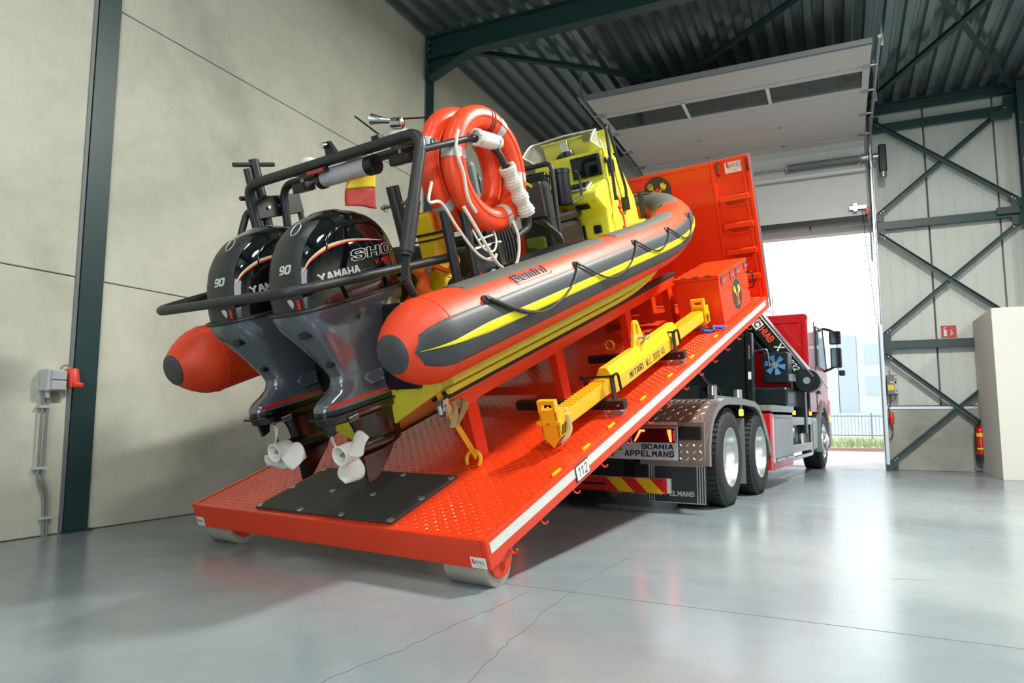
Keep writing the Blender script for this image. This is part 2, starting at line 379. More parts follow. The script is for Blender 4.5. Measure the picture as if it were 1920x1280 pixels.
# saw-cut joint and cracks in the slab
FLOOR_CUT = [(3.32, 1.9), (3.27, 0.96), (3.19, -0.56), (3.0, -4.0)]
FLOOR_CRACKS = [[(2.04, 1.11), (2.49, 1.16), (3.06, 1.21), (3.59, 1.22), (4.23, 1.19)], [(1.85, 1.52), (2.24, 1.47), (2.76, 1.43), (3.2, 1.40)], [(4.26, -0.2), (4.33, -0.4)]]
def floor_mark(name, pts, w_, mat):
    v = []; f_ = []
    for i, p in enumerate(pts):
        a = pts[max(0, i - 1)]; b = pts[min(len(pts) - 1, i + 1)]; d = Vector((b[0] - a[0], b[1] - a[1], 0)).normalized(); n_ = Vector((-d.y, d.x, 0)) * w_ * 0.5 * (1 if isinstance(mat, str) else 1)
        v += [(p[0] + n_.x, p[1] + n_.y, 0.0006), (p[0] - n_.x, p[1] - n_.y, 0.0006)]
    for i in range(len(pts) - 1): f_.append((2 * i, 2 * i + 1, 2 * i + 3, 2 * i + 2))
    o = bpy.data.objects.new(name, mesh_of(MB().add(v, f_), name, mat, 0)); col.objects.link(o); o.parent = f
pm('crack_dark', srgb('#6a7072'), 0.5, 0, 0.3, 30)
pm('tyre_mark', srgb('#6f7779'), 0.35, 0, 0.3, 10)
floor_mark('saw_cut', FLOOR_CUT, 0.006, 'crack_dark')
for C_ in FLOOR_CRACKS:
    q = []
    for (x0, y0), (x1, y1) in zip(C_[:-1], C_[1:]):
        n_ = 8
        for k in range(n_): q.append((x0 + (x1 - x0) * k / n_ + random.uniform(-.012, .012), y0 + (y1 - y0) * k / n_ + random.uniform(-.012, .012)))
    q.append(C_[-1]); floor_mark('crack', q, 0.004, 'crack_dark')
# --- left wall: precast concrete panels with open joints, steel columns in front
wl = thing('wall_left', 'tall wall of smooth beige concrete panels behind the boat', None, kind='structure', b=(3.4, YL, 0))
part('wall_backing', MB().box(-7, 13.5, YL + 0.17, YL + 0.25, 0, 6.4), 'joint_dark', wl)
XS = [-7, -1.4, 3.44, 8.24, 13.43]; ZS = [0, 1.88, 4.11, 6.3]
for i in range(4):
    for j in range(3):
        part('concrete_panel', MB().box(XS[i] + 0.1, XS[i + 1] - (0.1 if i < 3 else -0.2), YL, YL + 0.17, ZS[j] + 0.004, ZS[j + 1] - 0.004), 'wall_concrete', wl, bevel=0.004, seg=1)
for k, x in enumerate((-1.4, 3.44, 8.24)):
    t = thing('steel_column', ['dark green steel column out of view behind the camera', 'dark green steel column beside the grey wall socket', 'thin dark steel column under the haunched roof beam behind the life rings'][k], 'column', b=(x, YL, 0))
    part('shaft', MB().ibeam((x, YL + 0.02, 0.015), (x, YL + 0.02, 6.2), 0.18 if k < 2 else 0.2, 0.08, 0.01, up=(0, 1, 0)), 'dark_steel', t)
    part('base_plate', MB().box(x - 0.11, x + 0.11, YL - 0.05, YL - 0.001, 0.0, 0.015), 'dark_steel', t)
    part('seal_strip', MB().box(x - 0.122, x - 0.095, YL - 0.010, YL - 0.001, 0.0, 6.2), 'mid_grey', t)
# --- other walls of the hall (behind and to the right of the camera)
struct('wall_right', MB().box(-7, 13.43, -9.2, -9.0, 0, 6.4), 'wall_concrete')
mb = MB(); mb.box(-7.2, -7, -9, -4.6, 0, 6.4); mb.box(-7.2, -7, 1.6, 5.4, 0, 6.4); mb.box(-7.2, -7, -4.6, 1.6, 4.5, 6.4)
struct('wall_rear', mb, 'wall_concrete')
# --- far wall
wb = thing('wall_back', 'far wall of pale vertical cladding panels over a concrete plinth', None, kind='structure', b=(XB, -2, 0))
part('plinth', MB().box(13.36, 13.6, -9, -0.66, 0, 1.0), 'plinth_concrete', wb, bevel=0.01)
part('plinth', MB().box(13.36, 13.6, 3.36, 5.15, 0, 1.0), 'plinth_concrete', wb, bevel=0.01)
part('plinth_flashing', MB().box(13.35, 13.6, -9, -0.66, 1.0, 1.05), 'galv', wb)
part('flashing_lip', MB().box(13.34, 13.36, -9, -0.66, 1.045, 1.06), 'dark_steel', wb)
ys = [-0.66, -1.50, -2.50, -3.5, -4.5, -5.5, -6.5, -7.5, -9.0]
def clad(y0, y1, z0, z1):
    m_ = MB(); n = max(1, int(round((y1 - y0) / 0.2)))
    pl = []
    for k in range(n):
        a = y0 + (y1 - y0) * k / n; b = y0 + (y1 - y0) * (k + 1) / n
        pl += [(a + 0.012, 0.0), (a + 0.022, -0.0035), (b - 0.022, -0.0035), (b - 0.012, 0.0)]
    pl = [(y0, 0.1)] + pl + [(y1, 0.1)]
    return m_.prism(pl, lambda a, b, t: (XB + b, a, t), z0, z1)
for k in range(len(ys) - 1):
    part('cladding_panel', clad(ys[k + 1] + 0.0015, ys[k] - 0.0015, 1.06, 6.3), 'cladding', wb)
for k in range(4):
    part('cladding_panel', clad(-0.66 + k * 1.005 + 0.0015, -0.66 + (k + 1) * 1.005 - 0.0015, 4.2, 6.3), 'cladding', wb)
for k in range(2):
    part('cladding_panel', clad(3.36 + k * 0.895 + 0.0015, 3.36 + (k + 1) * 0.895 - 0.0015, 1.0, 6.3), 'cladding', wb)
part('wall_core', MB().box(13.53, 13.7, -9, -0.66, 0, 6.4), 'joint_dark', wb)
part('wall_core', MB().box(13.53, 13.7, 3.36, 5.15, 0, 6.4), 'joint_dark', wb)
part('lintel', MB().box(13.53, 13.72, -0.66, 3.36, 4.12, 6.4), 'door_white', wb)
# reveals of the gate opening
part('reveal', MB().box(13.36, 13.74, -0.70, -0.655, 0, 4.2), 'galv', wb)
part('reveal', MB().box(13.36, 13.74, 3.355, 3.40, 0, 4.2), 'galv', wb)
# --- steelwork on the far wall
def steel(name, label, fn_list, cat='beam', b=(0, 0, 0), group=None):
    t = thing(name, label, cat, b=b, group=group)
    for n_, mbx in fn_list: part(n_, mbx, 'dark_steel' if n_ != 'bolt' else 'galv', t)
    return t
ZG = [2.07, 4.11, 5.84]
GL = ['horizontal dark steel rail just below the fire extinguisher sign', 'middle horizontal dark steel rail on the far wall beside the gate', 'upper horizontal dark steel rail on the far wall near the roof']
for z, lb in zip(ZG, GL):
    y1 = -2.0 if z < 2.2 else -9
    t = thing('wall_rail', lb, 'beam', b=(13.32, -1.7, z))
    part('rail', MB().box(13.27, 13.35, y1, -0.72, z - 0.065, z + 0.065), 'dark_steel', t)
    part('bracket', MB().box(13.35, 13.425, -0.84, -0.74, z - 0.05, z + 0.05), 'dark_steel', t)
    if z > 2.2:
        part('splice_plate', MB().box(13.2, 13.27, -2.72, -2.42, z - 0.02 if z < 5 else z - 0.17, z + 0.09 if z < 5 else z - 0.04), 'dark_steel', t)
def angle_brace(t, a, b, w=0.075):
    part('angle', MB().bar(a, b, 0.012, w, up=(0, 0, 1)).bar((a[0] - 0.03, a[1], a[2] + w / 2), (b[0] - 0.03, b[1], b[2] + w / 2), 0.06, 0.01), 'dark_steel', t)
    for p, q in ((a, b), (b, a)):
        d = (Vector(q) - Vector(p)).normalized()
        for k in (0.05, 0.10):
            c = Vector(p) + d * k
            part('bolt', MB().lathe([(0.013, 0), (0.013, 0.014), (0.006, 0.016)], (c.x - 0.012, c.y, c.z), (-1, 0, 0), 8), 'galv', t)
BL = ['crossed steel braces at the top of the far wall', 'crossed steel braces in the middle of the far wall', 'lowest crossed steel braces on the far wall above the fire extinguisher']
for (z0, z1), lb in zip(((4.25, 5.98), (2.2, 4.0), (0.08, 1.95)), BL):
    t = thing('cross_brace', lb, 'brace', b=(13.28, -1.7, z0))
    angle_brace(t, (13.29, -0.74, z0 + 0.05), (13.29, -2.72, z1 - 0.05))
    angle_brace(t, (13.25, -0.74, z1 - 0.05), (13.25, -2.72, z0 + 0.05))
    part('gusset', MB().box(13.28, 13.30, -0.83, -0.70, z0 - 0.06, z0 + 0.07), 'dark_steel', t)
    part('gusset', MB().box(13.28, 13.30, -0.83, -0.70, z1 - 0.07, z1 + 0.06), 'dark_steel', t)
    part('gusset', MB().box(13.24, 13.26, -2.8, -2.62, z1 - 0.09, z1 + 0.06), 'dark_steel', t)
    part('gusset', MB().box(13.24, 13.26, -2.8, -2.62, z0 - 0.06, z0 + 0.09), 'dark_steel', t)
t = thing('steel_column', 'dark green steel column at the right edge of the far wall', 'column', b=(13.18, -2.87, 0))
part('shaft', MB().ibeam((13.16, -2.87, 0.0), (13.16, -2.87, 6.2), 0.2, 0.2, 0.014, up=(1, 0, 0)), 'dark_steel', t)
for z in (3.4, 3.95, 4.35, 4.9, 5.5):
    part('bolt', MB().lathe([(0.014, 0), (0.014, 0.014)], (13.06, -2.80, z), (-1, 0, 0), 8), 'galv', t)
t = thing('eave_beam', 'dark steel eave beam where the far wall meets the roof', 'beam', b=(13.27, 0, 6.15))
part('web', MB().ibeam((13.26, 5.1, 6.17), (13.26, -9, 6.17), 0.14, 0.15, 0.012), 'dark_steel', t)
# --- roof
rf = thing('ceiling', 'ribbed metal roof deck of the hall seen from below', None, kind='structure', b=(3, -2, ZR))
def sheet(y0, nrib, pitch=0.25):
    pl = []
    for k in range(nrib):
        a = y0 + k * pitch
        pl += [(a, 0.0), (a + 0.055, 0.0), (a + 0.08, 0.085), (a + 0.105, 0.085), (a + 0.11, 0.078), (a + 0.135, 0.078), (a + 0.14, 0.085), (a + 0.165, 0.085), (a + 0.19, 0.085), (a + 0.215, 0.0)]
    e = (y0 + nrib * pitch, 0.0)
    pl.append(e)
    v = []; f_ = []
    for (y, z) in pl: v += [(-7, y, ZR + z), (13.5, y, ZR + z)]
    for i in range(len(pl) - 1): f_.append((2 * i, 2 * i + 1, 2 * i + 3, 2 * i + 2))
    return MB().add(v, f_)
y = -9.1
while y < 5.2:
    part('roof_sheet', sheet(y, 4), 'roof_sheet', rf); y += 1.0
part('roof_top', MB().box(-7, 13.5, -9.2, 5.3, 6.40, 6.5), 'joint_dark', rf)
for x, lb in ((8.15, 'deep dark steel roof beam with a haunch at the left wall'), (3.4, 'dark steel roof beam above the camera view'), (-1.4, 'dark steel roof beam behind the camera')):
    t = thing('roof_beam', lb, 'beam', b=(x, 0, 6.05))
    part('girder', MB().ibeam((x, 5.09, 6.06), (x, -9, 6.06), 0.17, 0.34, 0.016), 'dark_steel', t)
    if x > 8:
        part('haunch', MB().prism([(5.09, 5.90), (5.09, 5.62), (4.4, 5.90)], lambda a, b, s_: (x + s_, a, b), -0.007, 0.007), 'dark_steel', t)
        part('haunch_flange', MB().bar((x, 5.09, 5.615), (x, 4.4, 5.895), 0.17, 0.016), 'dark_steel', t)
        part('end_plate', MB().box(x - 0.085, x + 0.085, 5.07, 5.095, 5.6, 6.22), 'dark_steel', t)
        for z in (5.7, 5.8, 5.95, 6.05, 6.15):
            part('bolt', MB().lathe([(0.014, 0), (0.014, 0.016)], (x - 0.055, 5.07, z), (0, -1, 0), 8), 'galv', t)
def roof_brace(lb, a, b):
    t = thing('roof_brace', lb, 'brace', b=((a[0] + b[0]) / 2, (a[1] + b[1]) / 2, a[2]))
    part('angle', MB().bar(a, b, 0.08, 0.012).bar((a[0], a[1], a[2] + 0.04), (b[0], b[1], b[2] + 0.04), 0.012, 0.08), 'dark_steel', t)
    part('gusset', MB().box(a[0] - 0.1, a[0] + 0.1, a[1] - 0.1, a[1] + 0.1, a[2] + 0.008, a[2] + 0.02), 'dark_steel', t)
roof_brace('dark diagonal roof brace running from the haunch towards the gate', (8.25, 5.0, 6.12), (13.15, -0.72, 6.12))
roof_brace('dark diagonal roof brace crossing behind the raised gate panels', (8.25, -0.72, 6.10), (13.15, 5.0, 6.10))
roof_brace('dark diagonal roof brace from the beam to the far right column', (8.25, -0.75, 6.12), (13.15, -2.75, 6.12))
roof_brace('dark diagonal roof brace rising away from the gate rail end', (8.25, -2.85, 6.10), (13.15, -0.45, 6.10))
roof_brace('dark diagonal roof brace at the right edge of the picture', (13.15, -2.9, 6.12), (8.25, -8.6, 6.12))
for k, p in enumerate(LAMPS):  # housings for the shadow-casting lamps and the added fill lamps alike
    t = thing('ceiling_lamp', 'ceiling panel lamp out of view under the roof, some added as fill light', 'lamp', b=p, group='LED panels under the hall roof')
    part('housing', MB().box(p[0] - 0.8, p[0] + 0.8, p[1] - 0.3, p[1] + 0.3, p[2], p[2] + 0.05), 'white_paint', t)
    part('hanger', MB().tube([(p[0], p[1], p[2] + 0.05), (p[0], p[1], ZR)], 0.008, 6), 'galv', t)

# --- overhead sectional gate, raised
g = thing('sectional_gate', 'raised white sectional gate with a strip of dark windows', 'gate', b=(11.5, 1.35, 5.6))
Y0, Y1, ZD = -0.58, 3.27, 5.60
XSEC = [9.63, 10.28, 11.08, 11.94, 12.80]
for i in range(4):
    if i == 1: continue
    part('door_section', MB().box(XSEC[i] + 0.006, XSEC[i + 1] - 0.006, Y0, Y1, ZD, ZD + 0.045), 'door_white', g, bevel=0.008)
# glazed section: frame, mullions, panes
gs = part('glazed_section', MB().box(10.286, 10.40, Y0, Y1, ZD, ZD + 0.045).box(10.96, 11.074, Y0, Y1, ZD, ZD + 0.045).box(10.40, 10.96, Y0, Y0 + 0.09, ZD, ZD + 0.045).box(10.40, 10.96, Y1 - 0.09, Y1, ZD, ZD + 0.045), 'door_white', g)
for y in (0.75, 1.96): part('mullion', MB().box(10.36, 11.0, y - 0.025, y + 0.025, ZD - 0.012, ZD + 0.045), 'alu', gs)
for a, b in ((Y0 + 0.09, 0.725), (0.775, 1.935), (1.985, Y1 - 0.09)):
    part('pane', MB().box(10.40, 10.96, a, b, ZD + 0.015, ZD + 0.025), 'dark_glass', gs)
part('end_seal', MB().box(9.58, 9.634, Y0, Y1, ZD - 0.02, ZD + 0.05), 'mid_grey', g)
# section turning into the vertical
part('door_section', MB().prism([(12.806, ZD), (13.02, ZD - 0.02), (13.12, ZD - 0.10), (13.16, ZD - 0.28), (13.205, ZD - 0.28), (13.165, ZD - 0.08), (13.04, ZD + 0.025), (12.806, ZD + 0.045)], lambda a, b, s_: (a, s_, b), Y0, Y1), 'door_white', g)
part('door_section', MB().box(13.165, 13.21, Y0, Y1, 4.31, ZD - 0.286), 'door_white', g, bevel=0.006)
part('bottom_seal', MB().box(13.16, 13.215, Y0, Y1, 4.22, 4.31), 'black_rubber', g)
for x in XSEC[1:]:
    for y in (Y0 + 0.05, Y1 - 0.05):
        part('hinge', MB().box(x - 0.05, x + 0.05, y - 0.05, y + 0.05, ZD - 0.012, ZD).tube([(x, y - 0.13 if y < 0 else y + 0.05, ZD + 0.01), (x, y - 0.02 if y < 0 else y + 0.13, ZD + 0.01)], 0.018, 8), 'galv', g, label='small galvanised hinge with roller')
for x in XSEC[3:]:
    for y in (0.7, 2.0): part('hinge', MB().box(x - 0.04, x + 0.04, y - 0.03, y + 0.03, ZD - 0.01, ZD), 'galv', g)
t = thing('gate_rail', 'galvanised gate guide rail on the right of the opening, bending under the roof', 'rail', b=(13.2, -0.66, 0))
def rail(y):
    P = fillet([(13.19, y, 0.02), (13.19, y, ZD + 0.03), (9.55, y, ZD + 0.03)], 0.5, 8)
    return P
part('track', MB().tube(rail(-0.665), 0.028, 6), 'galv', t)
part('side_angle', MB().box(13.215, 13.30, -0.70, -0.645, 0.0, 5.3), 'galv', t)
part('cover_strip', MB().box(13.12, 13.16, -0.70, -0.66, 0.0, 2.4), 'galv', t)
part('foot', MB().box(13.10, 13.22, -0.74, -0.64, 0.0, 0.10), 'dark_steel', t)
part('hanger', MB().bar((9.75, -0.70, ZD), (9.75, -0.70, ZR), 0.03, 0.004).bar((9.75, -0.72, ZR - 0.02), (11.2, -0.72, ZD + 0.04), 0.03, 0.004, up=(0, 1, 0)).bar((11.5, -0.70, ZD), (11.5, -0.70, ZR), 0.03, 0.004), 'galv', t)
part('power_chain', MB().tube([(13.16, -0.60, 4.35 - 0.022 * k) if k % 2 else (13.16, -0.615, 4.35 - 0.022 * k) for k in range(40)], 0.014, 6), 'mid_grey', t)
t = thing('gate_rail', 'galvanised gate guide rail on the left of the opening, above the boat console', 'rail', b=(13.2, 3.34, 0))
part('track', MB().tube(rail(3.35), 0.028, 6), 'galv', t)
part('side_angle', MB().box(13.215, 13.30, 3.33, 3.37, 0.0, 5.3), 'galv', t)
part('hanger', MB().bar((9.75, 3.38, ZD), (9.75, 3.38, ZR), 0.03, 0.004), 'galv', t)
t = thing('spring_shaft', 'steel gate shaft with a long coiled torsion spring and cable drum', 'shaft', b=(13.05, 1.3, 5.25))
part('axle', MB().tube([(13.05, -0.72, 5.27), (13.05, 3.4, 5.27)], 0.016, 8), 'galv', t)
part('spring', MB().tube([(13.05 + 0.064 * math.cos(k * 0.9), 0.64 - k * 0.0057, 5.27 + 0.064 * math.sin(k * 0.9)) for k in range(200)], 0.006, 5), 'mid_grey', t)
part('spring_sleeve', MB().lathe([(0.062, 0), (0.062, 1.13)], (13.05, -0.49, 5.27), (0, 1, 0), 14), 'mid_grey', t)
part('cable_drum', MB().lathe([(0.09, 0), (0.09, 0.02), (0.065, 0.03), (0.065, 0.08), (0.09, 0.09), (0.09, 0.10)], (13.05, -0.62, 5.27), (0, 1, 0), 18), 'galv', t, 40)
part('bearing_plate', MB().box(12.98, 13.2, -0.66, -0.645, 5.1, 5.42), 'galv', t)
part('bearing_plate', MB().box(13.0, 13.2, 0.66, 0.675, 5.2, 5.34), 'galv', t)
part('cable_duct', MB().tube([(13.08, -0.58, 5.09), (13.08, 3.25, 5.09)], 0.045, 12), 'door_white', t, 40)
t = thing('gate_motor', 'black gate motor on the wall at the end of the spring shaft', 'motor', b=(13.0, -0.8, 5.2))
part('gearbox', MB().lathe([(0.05, 0), (0.05, 0.16), (0.04, 0.17)], (13.05, -0.86, 5.27), (0, 1, 0), 14), 'galv', t, 40)
part('motor_body', MB().box(12.98, 13.12, -0.90, -0.78, 4.98, 5.45), 'black_paint', t, bevel=0.02)
part('motor_cap', MB().lathe([(0.055, 0), (0.055, 0.1), (0.03, 0.11)], (13.05, -0.84, 4.99), (0, 0, -1), 14), 'galv', t, 40)
t = thing('gate_sensor', 'small grey and red cable box at the lower corner of the raised gate', 'sensor', b=(13.12, -0.45, 4.4))
part('clamp', MB().box(13.08, 13.165, -0.56, -0.30, 4.40, 4.46).box(13.06, 13.165, -0.42, -0.36, 4.36, 4.50), 'galv', t)
part('red_latch', MB().box(13.09, 13.15, -0.60, -0.54, 4.30, 4.42), 'red_plastic', t, bevel=0.01)
part('slack_cable', MB().tube([(13.12, -0.5, 4.38), (13.12, -0.52, 3.9), (13.13, -0.57, 3.2), (13.14, -0.62, 2.4)], 0.005, 5), 'black_rubber', t, 40)

# --- things on the far wall
t = thing('gate_controller', 'grey gate control box with a yellow sticker', 'control box', b=(13.3, -0.8, 1.25))
part('case', MB().box(13.18, 13.33, -0.89, -0.72, 1.24, 1.56), 'mid_grey', t, bevel=0.012)
part('key_panel', MB().box(13.172, 13.182, -0.89, -0.83, 1.25, 1.55), 'grey_plastic', t, bevel=0.004)
part('display', MB().box(13.172, 13.182, -0.86, -0.765, 1.42, 1.46), 'grey_plastic', t, bevel=0.008)
for k in range(3): part('button', MB().lathe([(0.010, 0), (0.010, 0.008), (0.006, 0.010)], (13.172, -0.855, 1.50 - 0.035 * k), (-1, 0, 0), 10), 'red_plastic' if k == 1 else 'black_paint', t)
part('button', MB().lathe([(0.010, 0), (0.010, 0.008)], (13.172, -0.86, 1.30), (-1, 0, 0), 10), 'black_paint', t)
part('yellow_sticker', MB().box(13.176, 13.179, -0.825, -0.735, 1.31, 1.40), 'yellow_sticker', t)
part('cable', MB().tube(fillet([(13.25, -0.77, 1.24), (13.25, -0.77, 1.1), (13.25, -0.72, 0.98), (13.25, -0.76, 0.95)], 0.05), 0.007, 6), 'black_rubber', t, 40)
part('cable', MB().tube(fillet([(13.25, -0.85, 1.24), (13.25, -0.84, 1.17), (13.25, -0.77, 1.12)], 0.04), 0.006, 6), 'black_rubber', t, 40)
part('mains_lead', MB().tube(fillet([(13.26, -0.79, 1.56), (13.26, -0.79, 1.66), (13.30, -0.78, 1.72)], 0.03), 0.008, 6), 'grey_plastic', t, 40)
t = thing('power_plug', 'red industrial plug and coupling hanging below the gate control box', 'plug', b=(13.25, -0.77, 0.8))
part('plug', MB().lathe([(0.02, 0), (0.035, 0.02), (0.036, 0.09), (0.044, 0.095), (0.044, 0.115), (0.036, 0.12), (0.036, 0.19), (0.02, 0.21)], (13.25, -0.765, 0.74), (0, 0, 1), 16), 'red_plastic', t, 40)
part('cable', MB().tube(fillet([(13.25, -0.765, 0.74), (13.25, -0.78, 0.6), (13.3, -0.74, 0.5), (13.34, -0.72, 0.5)], 0.08), 0.007, 6), 'black_rubber', t, 40)
t = thing('fire_extinguisher', 'red fire extinguisher with yellow bands against the far wall', 'extinguisher', b=(13.2, -1.98, 0.22))
part('cylinder', MB().lathe([(0.075, 0.05), (0.078, 0.06), (0.078, 0.44), (0.06, 0.49), (0.028, 0.515), (0.025, 0.53)], (13.22, -1.985, 0.21), (0, 0, 1), 24), 'red_gloss', t, 40)
part('base_ring', MB().lathe([(0.08, 0), (0.084, 0.01), (0.084, 0.085), (0.079, 0.09)], (13.22, -1.985, 0.20), (0, 0, 1), 24), 'black_rubber', t, 40)
for z, hh in ((0.565, 0.055), (0.365, 0.025)):
    part('label_band', MB().lathe([(0.0792, 0), (0.0792, hh)], (13.22, -1.985, z), (0, 0, 1), 24), 'yellow_sticker', t, 40)
part('valve', MB().box(13.19, 13.24, -2.0, -1.97, 0.735, 0.78).tube(fillet([(13.2, -1.985, 0.78), (13.13, -1.96, 0.80), (13.1, -1.95, 0.77)], 0.02), 0.009, 6), 'black_paint', t)
part('pin_ring', MB().tube(arc((13.2, -1.955, 0.765), 0.022, 0, 330, 12, 'xz'), 0.004, 5), 'galv', t)
part('hose', MB().tube(fillet([(13.19, -1.96, 0.76), (13.15, -1.91, 0.72), (13.17, -1.905, 0.45), (13.18, -1.905, 0.33)], 0.06), 0.013, 8), 'black_rubber', t, 40)
t = thing('backing_plate', 'translucent grey back plate mounted behind the fire extinguisher', 'plate', b=(13.33, -1.98, 0.02))
part('plate', MB().prism([(-1.89, 0.6), (-1.89, 0.06), (-1.92, 0.03), (-2.05, 0.03), (-2.08, 0.06), (-2.08, 0.6)], lambda a, b, s_: (s_, a, b), 13.32, 13.335), 'mid_grey', t)
t = thing('extinguisher_sign', 'square red sign with white extinguisher and flame symbols', 'sign', b=(13.42, -1.67, 2.2))
sg = part('sign_plate', MB().box(13.415, 13.425, -1.785, -1.57, 2.165, 2.365), 'sign_red', t)
fs_ = lambda poly: MB().prism(poly, lambda a, b, s_: (13.4135 + s_, -1.67 - a, 2.265 + b), -0.002, 0.0)
part('symbol', fs_([(-0.066, -0.075), (-0.066, 0.02), (-0.058, 0.032), (-0.045, 0.036), (-0.03, 0.032), (-0.022, 0.02), (-0.022, -0.075)]), 'white_paint', t)
part('symbol', fs_([(-0.07, 0.045), (-0.055, 0.075), (-0.03, 0.075), (-0.03, 0.062), (-0.048, 0.062), (-0.06, 0.04)]), 'white_paint', t)
for k in range(4):
    part('symbol', fs_([(0.02 + 0.004 * k, -0.07 + 0.028 * k), (0.045, -0.055 + 0.028 * k), (0.075 - 0.004 * k, -0.03 + 0.022 * k), (0.05, -0.035 + 0.024 * k), (0.03, -0.05 + 0.026 * k)]), 'white_paint', t)
solo('partition_block', MB().box(11.78, 13.34, -5.2, -2.0, 0, 2.4), 'box_white', 'white boarded box standing in the corner at the right edge', 'partition', b=(11.78, -2.0, 0), bevel=0.006)
# --- wall socket at the left column
t = thing('wall_socket', 'grey double socket box with a red industrial outlet on the left wall', 'socket', b=(3.2, YL, 1.0))
part('back_box', MB().box(3.11, 3.225, 5.05, 5.149, 1.02, 1.175), 'grey_plastic', t, bevel=0.008)
for z in (1.028, 1.10): part('socket_lid', MB().box(3.135, 3.235, 5.03, 5.052, z, z + 0.066), 'grey_plastic', t, bevel=0.006)
part('cable_gland', MB().lathe([(0.018, 0), (0.018, 0.03), (0.012, 0.05)], (3.15, 5.10, 1.02), (0, 0, -1), 12), 'grey_plastic', t, 40)
rs = part('red_outlet', MB().lathe([(0.04, 0), (0.046, 0.01), (0.042, 0.10), (0.044, 0.135), (0.03, 0.14)], (3.29, 5.075, 1.185), (0.12, -0.1, -1), 20), 'red_plastic', t, 40)
part('outlet_lid', MB().box(3.27, 3.34, 5.0, 5.03, 1.05, 1.085), 'red_plastic', rs, bevel=0.008)
part('lead', MB().tube(fillet([(3.225, 5.1, 1.16), (3.235, 5.1, 1.205), (3.28, 5.1, 1.215), (3.29, 5.09, 1.18)], 0.03), 0.007, 6), 'cable_grey', t, 40)
for k, dx in enumerate((0.0, 0.035)):
    part('conduit', MB().tube(fillet([(3.13 + dx, 5.12, 0.96), (3.13 + dx, 5.12, 0.40), (3.185 + dx * 0.6, 5.12, 0.30), (3.20 + dx * 0.6, 5.12, 0.0)], 0.08), 0.0095, 8), 'cable_grey', t, 40)
    part('conduit', MB().tube(fillet([(3.15 + dx * 1.2, 5.10, 1.02), (3.15 + dx, 5.11, 0.99), (3.13 + dx, 5.12, 0.96)], 0.03), 0.009, 8), 'cable_grey', t, 40)
for z, dx in ((0.90, 0.0), (0.47, 0.0), (0.12, 0.065)):
    part('clip', MB().box(3.105 + dx, 3.19 + dx, 5.105, 5.149, z, z + 0.018), 'grey_plastic', t)

# --- outside the gate
struct('paving_outside', MB().box(13.5, 28, -30, 30, -0.25, -0.02), 'paving', 'pale paved yard outside the gate')
pm('grass', srgb('#a0aa80'), 0.9, 0, 0.3, 3, bump=0.6, bscale=30)
pm('fence_grey', srgb('#8b939c'), 0.5, 0.3)
pm('hall_pale', srgb('#c3cdd6'), 0.6, 0, 0.03)
pm('hall_pale_dark', srgb('#aebccb'), 0.6, 0, 0.03)
pm('kerb_red', srgb('#b98f84'), 0.7)
v = solo('verge', MB().box(21.5, 36, -30, 30, -0.3, 0.02), 'grass', 'grass verge between the yard and the fence', 'grass'); v['kind'] = 'stuff'
for k in range(40):
    pass
gm = MB()
for k in range(1400):
    x = random.uniform(21.8, 27); y = random.uniform(-4, 3); h = random.uniform(0.08, 0.32); a = random.uniform(0, 6.28)
    dx, dy = math.cos(a) * 0.02, math.sin(a) * 0.02; lx, ly = random.uniform(-.1, .1), random.uniform(-.1, .1)
    gm.add([(x - dx, y - dy, 0.02), (x + dx, y + dy, 0.02), (x + lx, y + ly, 0.02 + h)], [(0, 1, 2)])
v2 = solo('tall_grass', gm, 'grass', 'tufts of tall grass on the verge outside', 'grass'); v2['kind'] = 'stuff'
solo('kerb', MB().box(21.3, 21.5, -30, 30, -0.1, 0.07), 'kerb_red', 'low reddish kerb along the grass verge', 'kerb', b=(21.3, 0, 0))
solo('road', MB().box(36, 44, -40, 40, -0.3, 0.0), 'paving', 'grey road beyond the fence', 'road', b=(40, 0, 0))
t = thing('bar_fence', 'grey steel bar fence outside beyond the grass', 'fence', b=(33, 0, 0))
fm = MB()
for k in range(90): fm.box(32.99, 33.01, -9 + k * 0.13, -8.98 + k * 0.13, 0.1, 1.05)
part('bars', fm, 'fence_grey', t)
part('rail', MB().box(32.98, 33.02, -9, 2.7, 0.95, 1.0), 'fence_grey', t); part('rail', MB().box(32.98, 33.02, -9, 2.7, 0.15, 0.2), 'fence_grey', t)
for k in range(5): part('post', MB().box(32.97, 33.03, -9 + k * 2.6, -8.93 + k * 2.6, 0, 1.1), 'fence_grey', t)
t = thing('industrial_hall', 'pale blue-grey industrial building far outside the gate', 'building', b=(45, 0, 0))
for k in range(16):
    y = -24 + k * 3; part('facade_panel', MB().box(45, 45.4, y + 0.02, y + 1.98 if k % 2 else y + 2.98, 0, 5.7), 'hall_pale', t)
    if k % 2: part('facade_panel', MB().box(45, 45.4, y + 2.0, y + 2.98, 0, 5.7), 'hall_pale_dark', t)
part('body', MB().box(45.3, 60, -24, 24, 0, 5.68), 'hall_pale', t)
for k in range(6):
    for z in (2.2, 4.0):
        part('window', MB().box(44.97, 45.02, -12 + k * 3.2, -11 + k * 3.2, z, z + 1.1), 'hall_pale_dark', t)
part('low_wall', MB().box(44.2, 44.4, -24, 24, 0, 1.2), 'hall_pale', t)

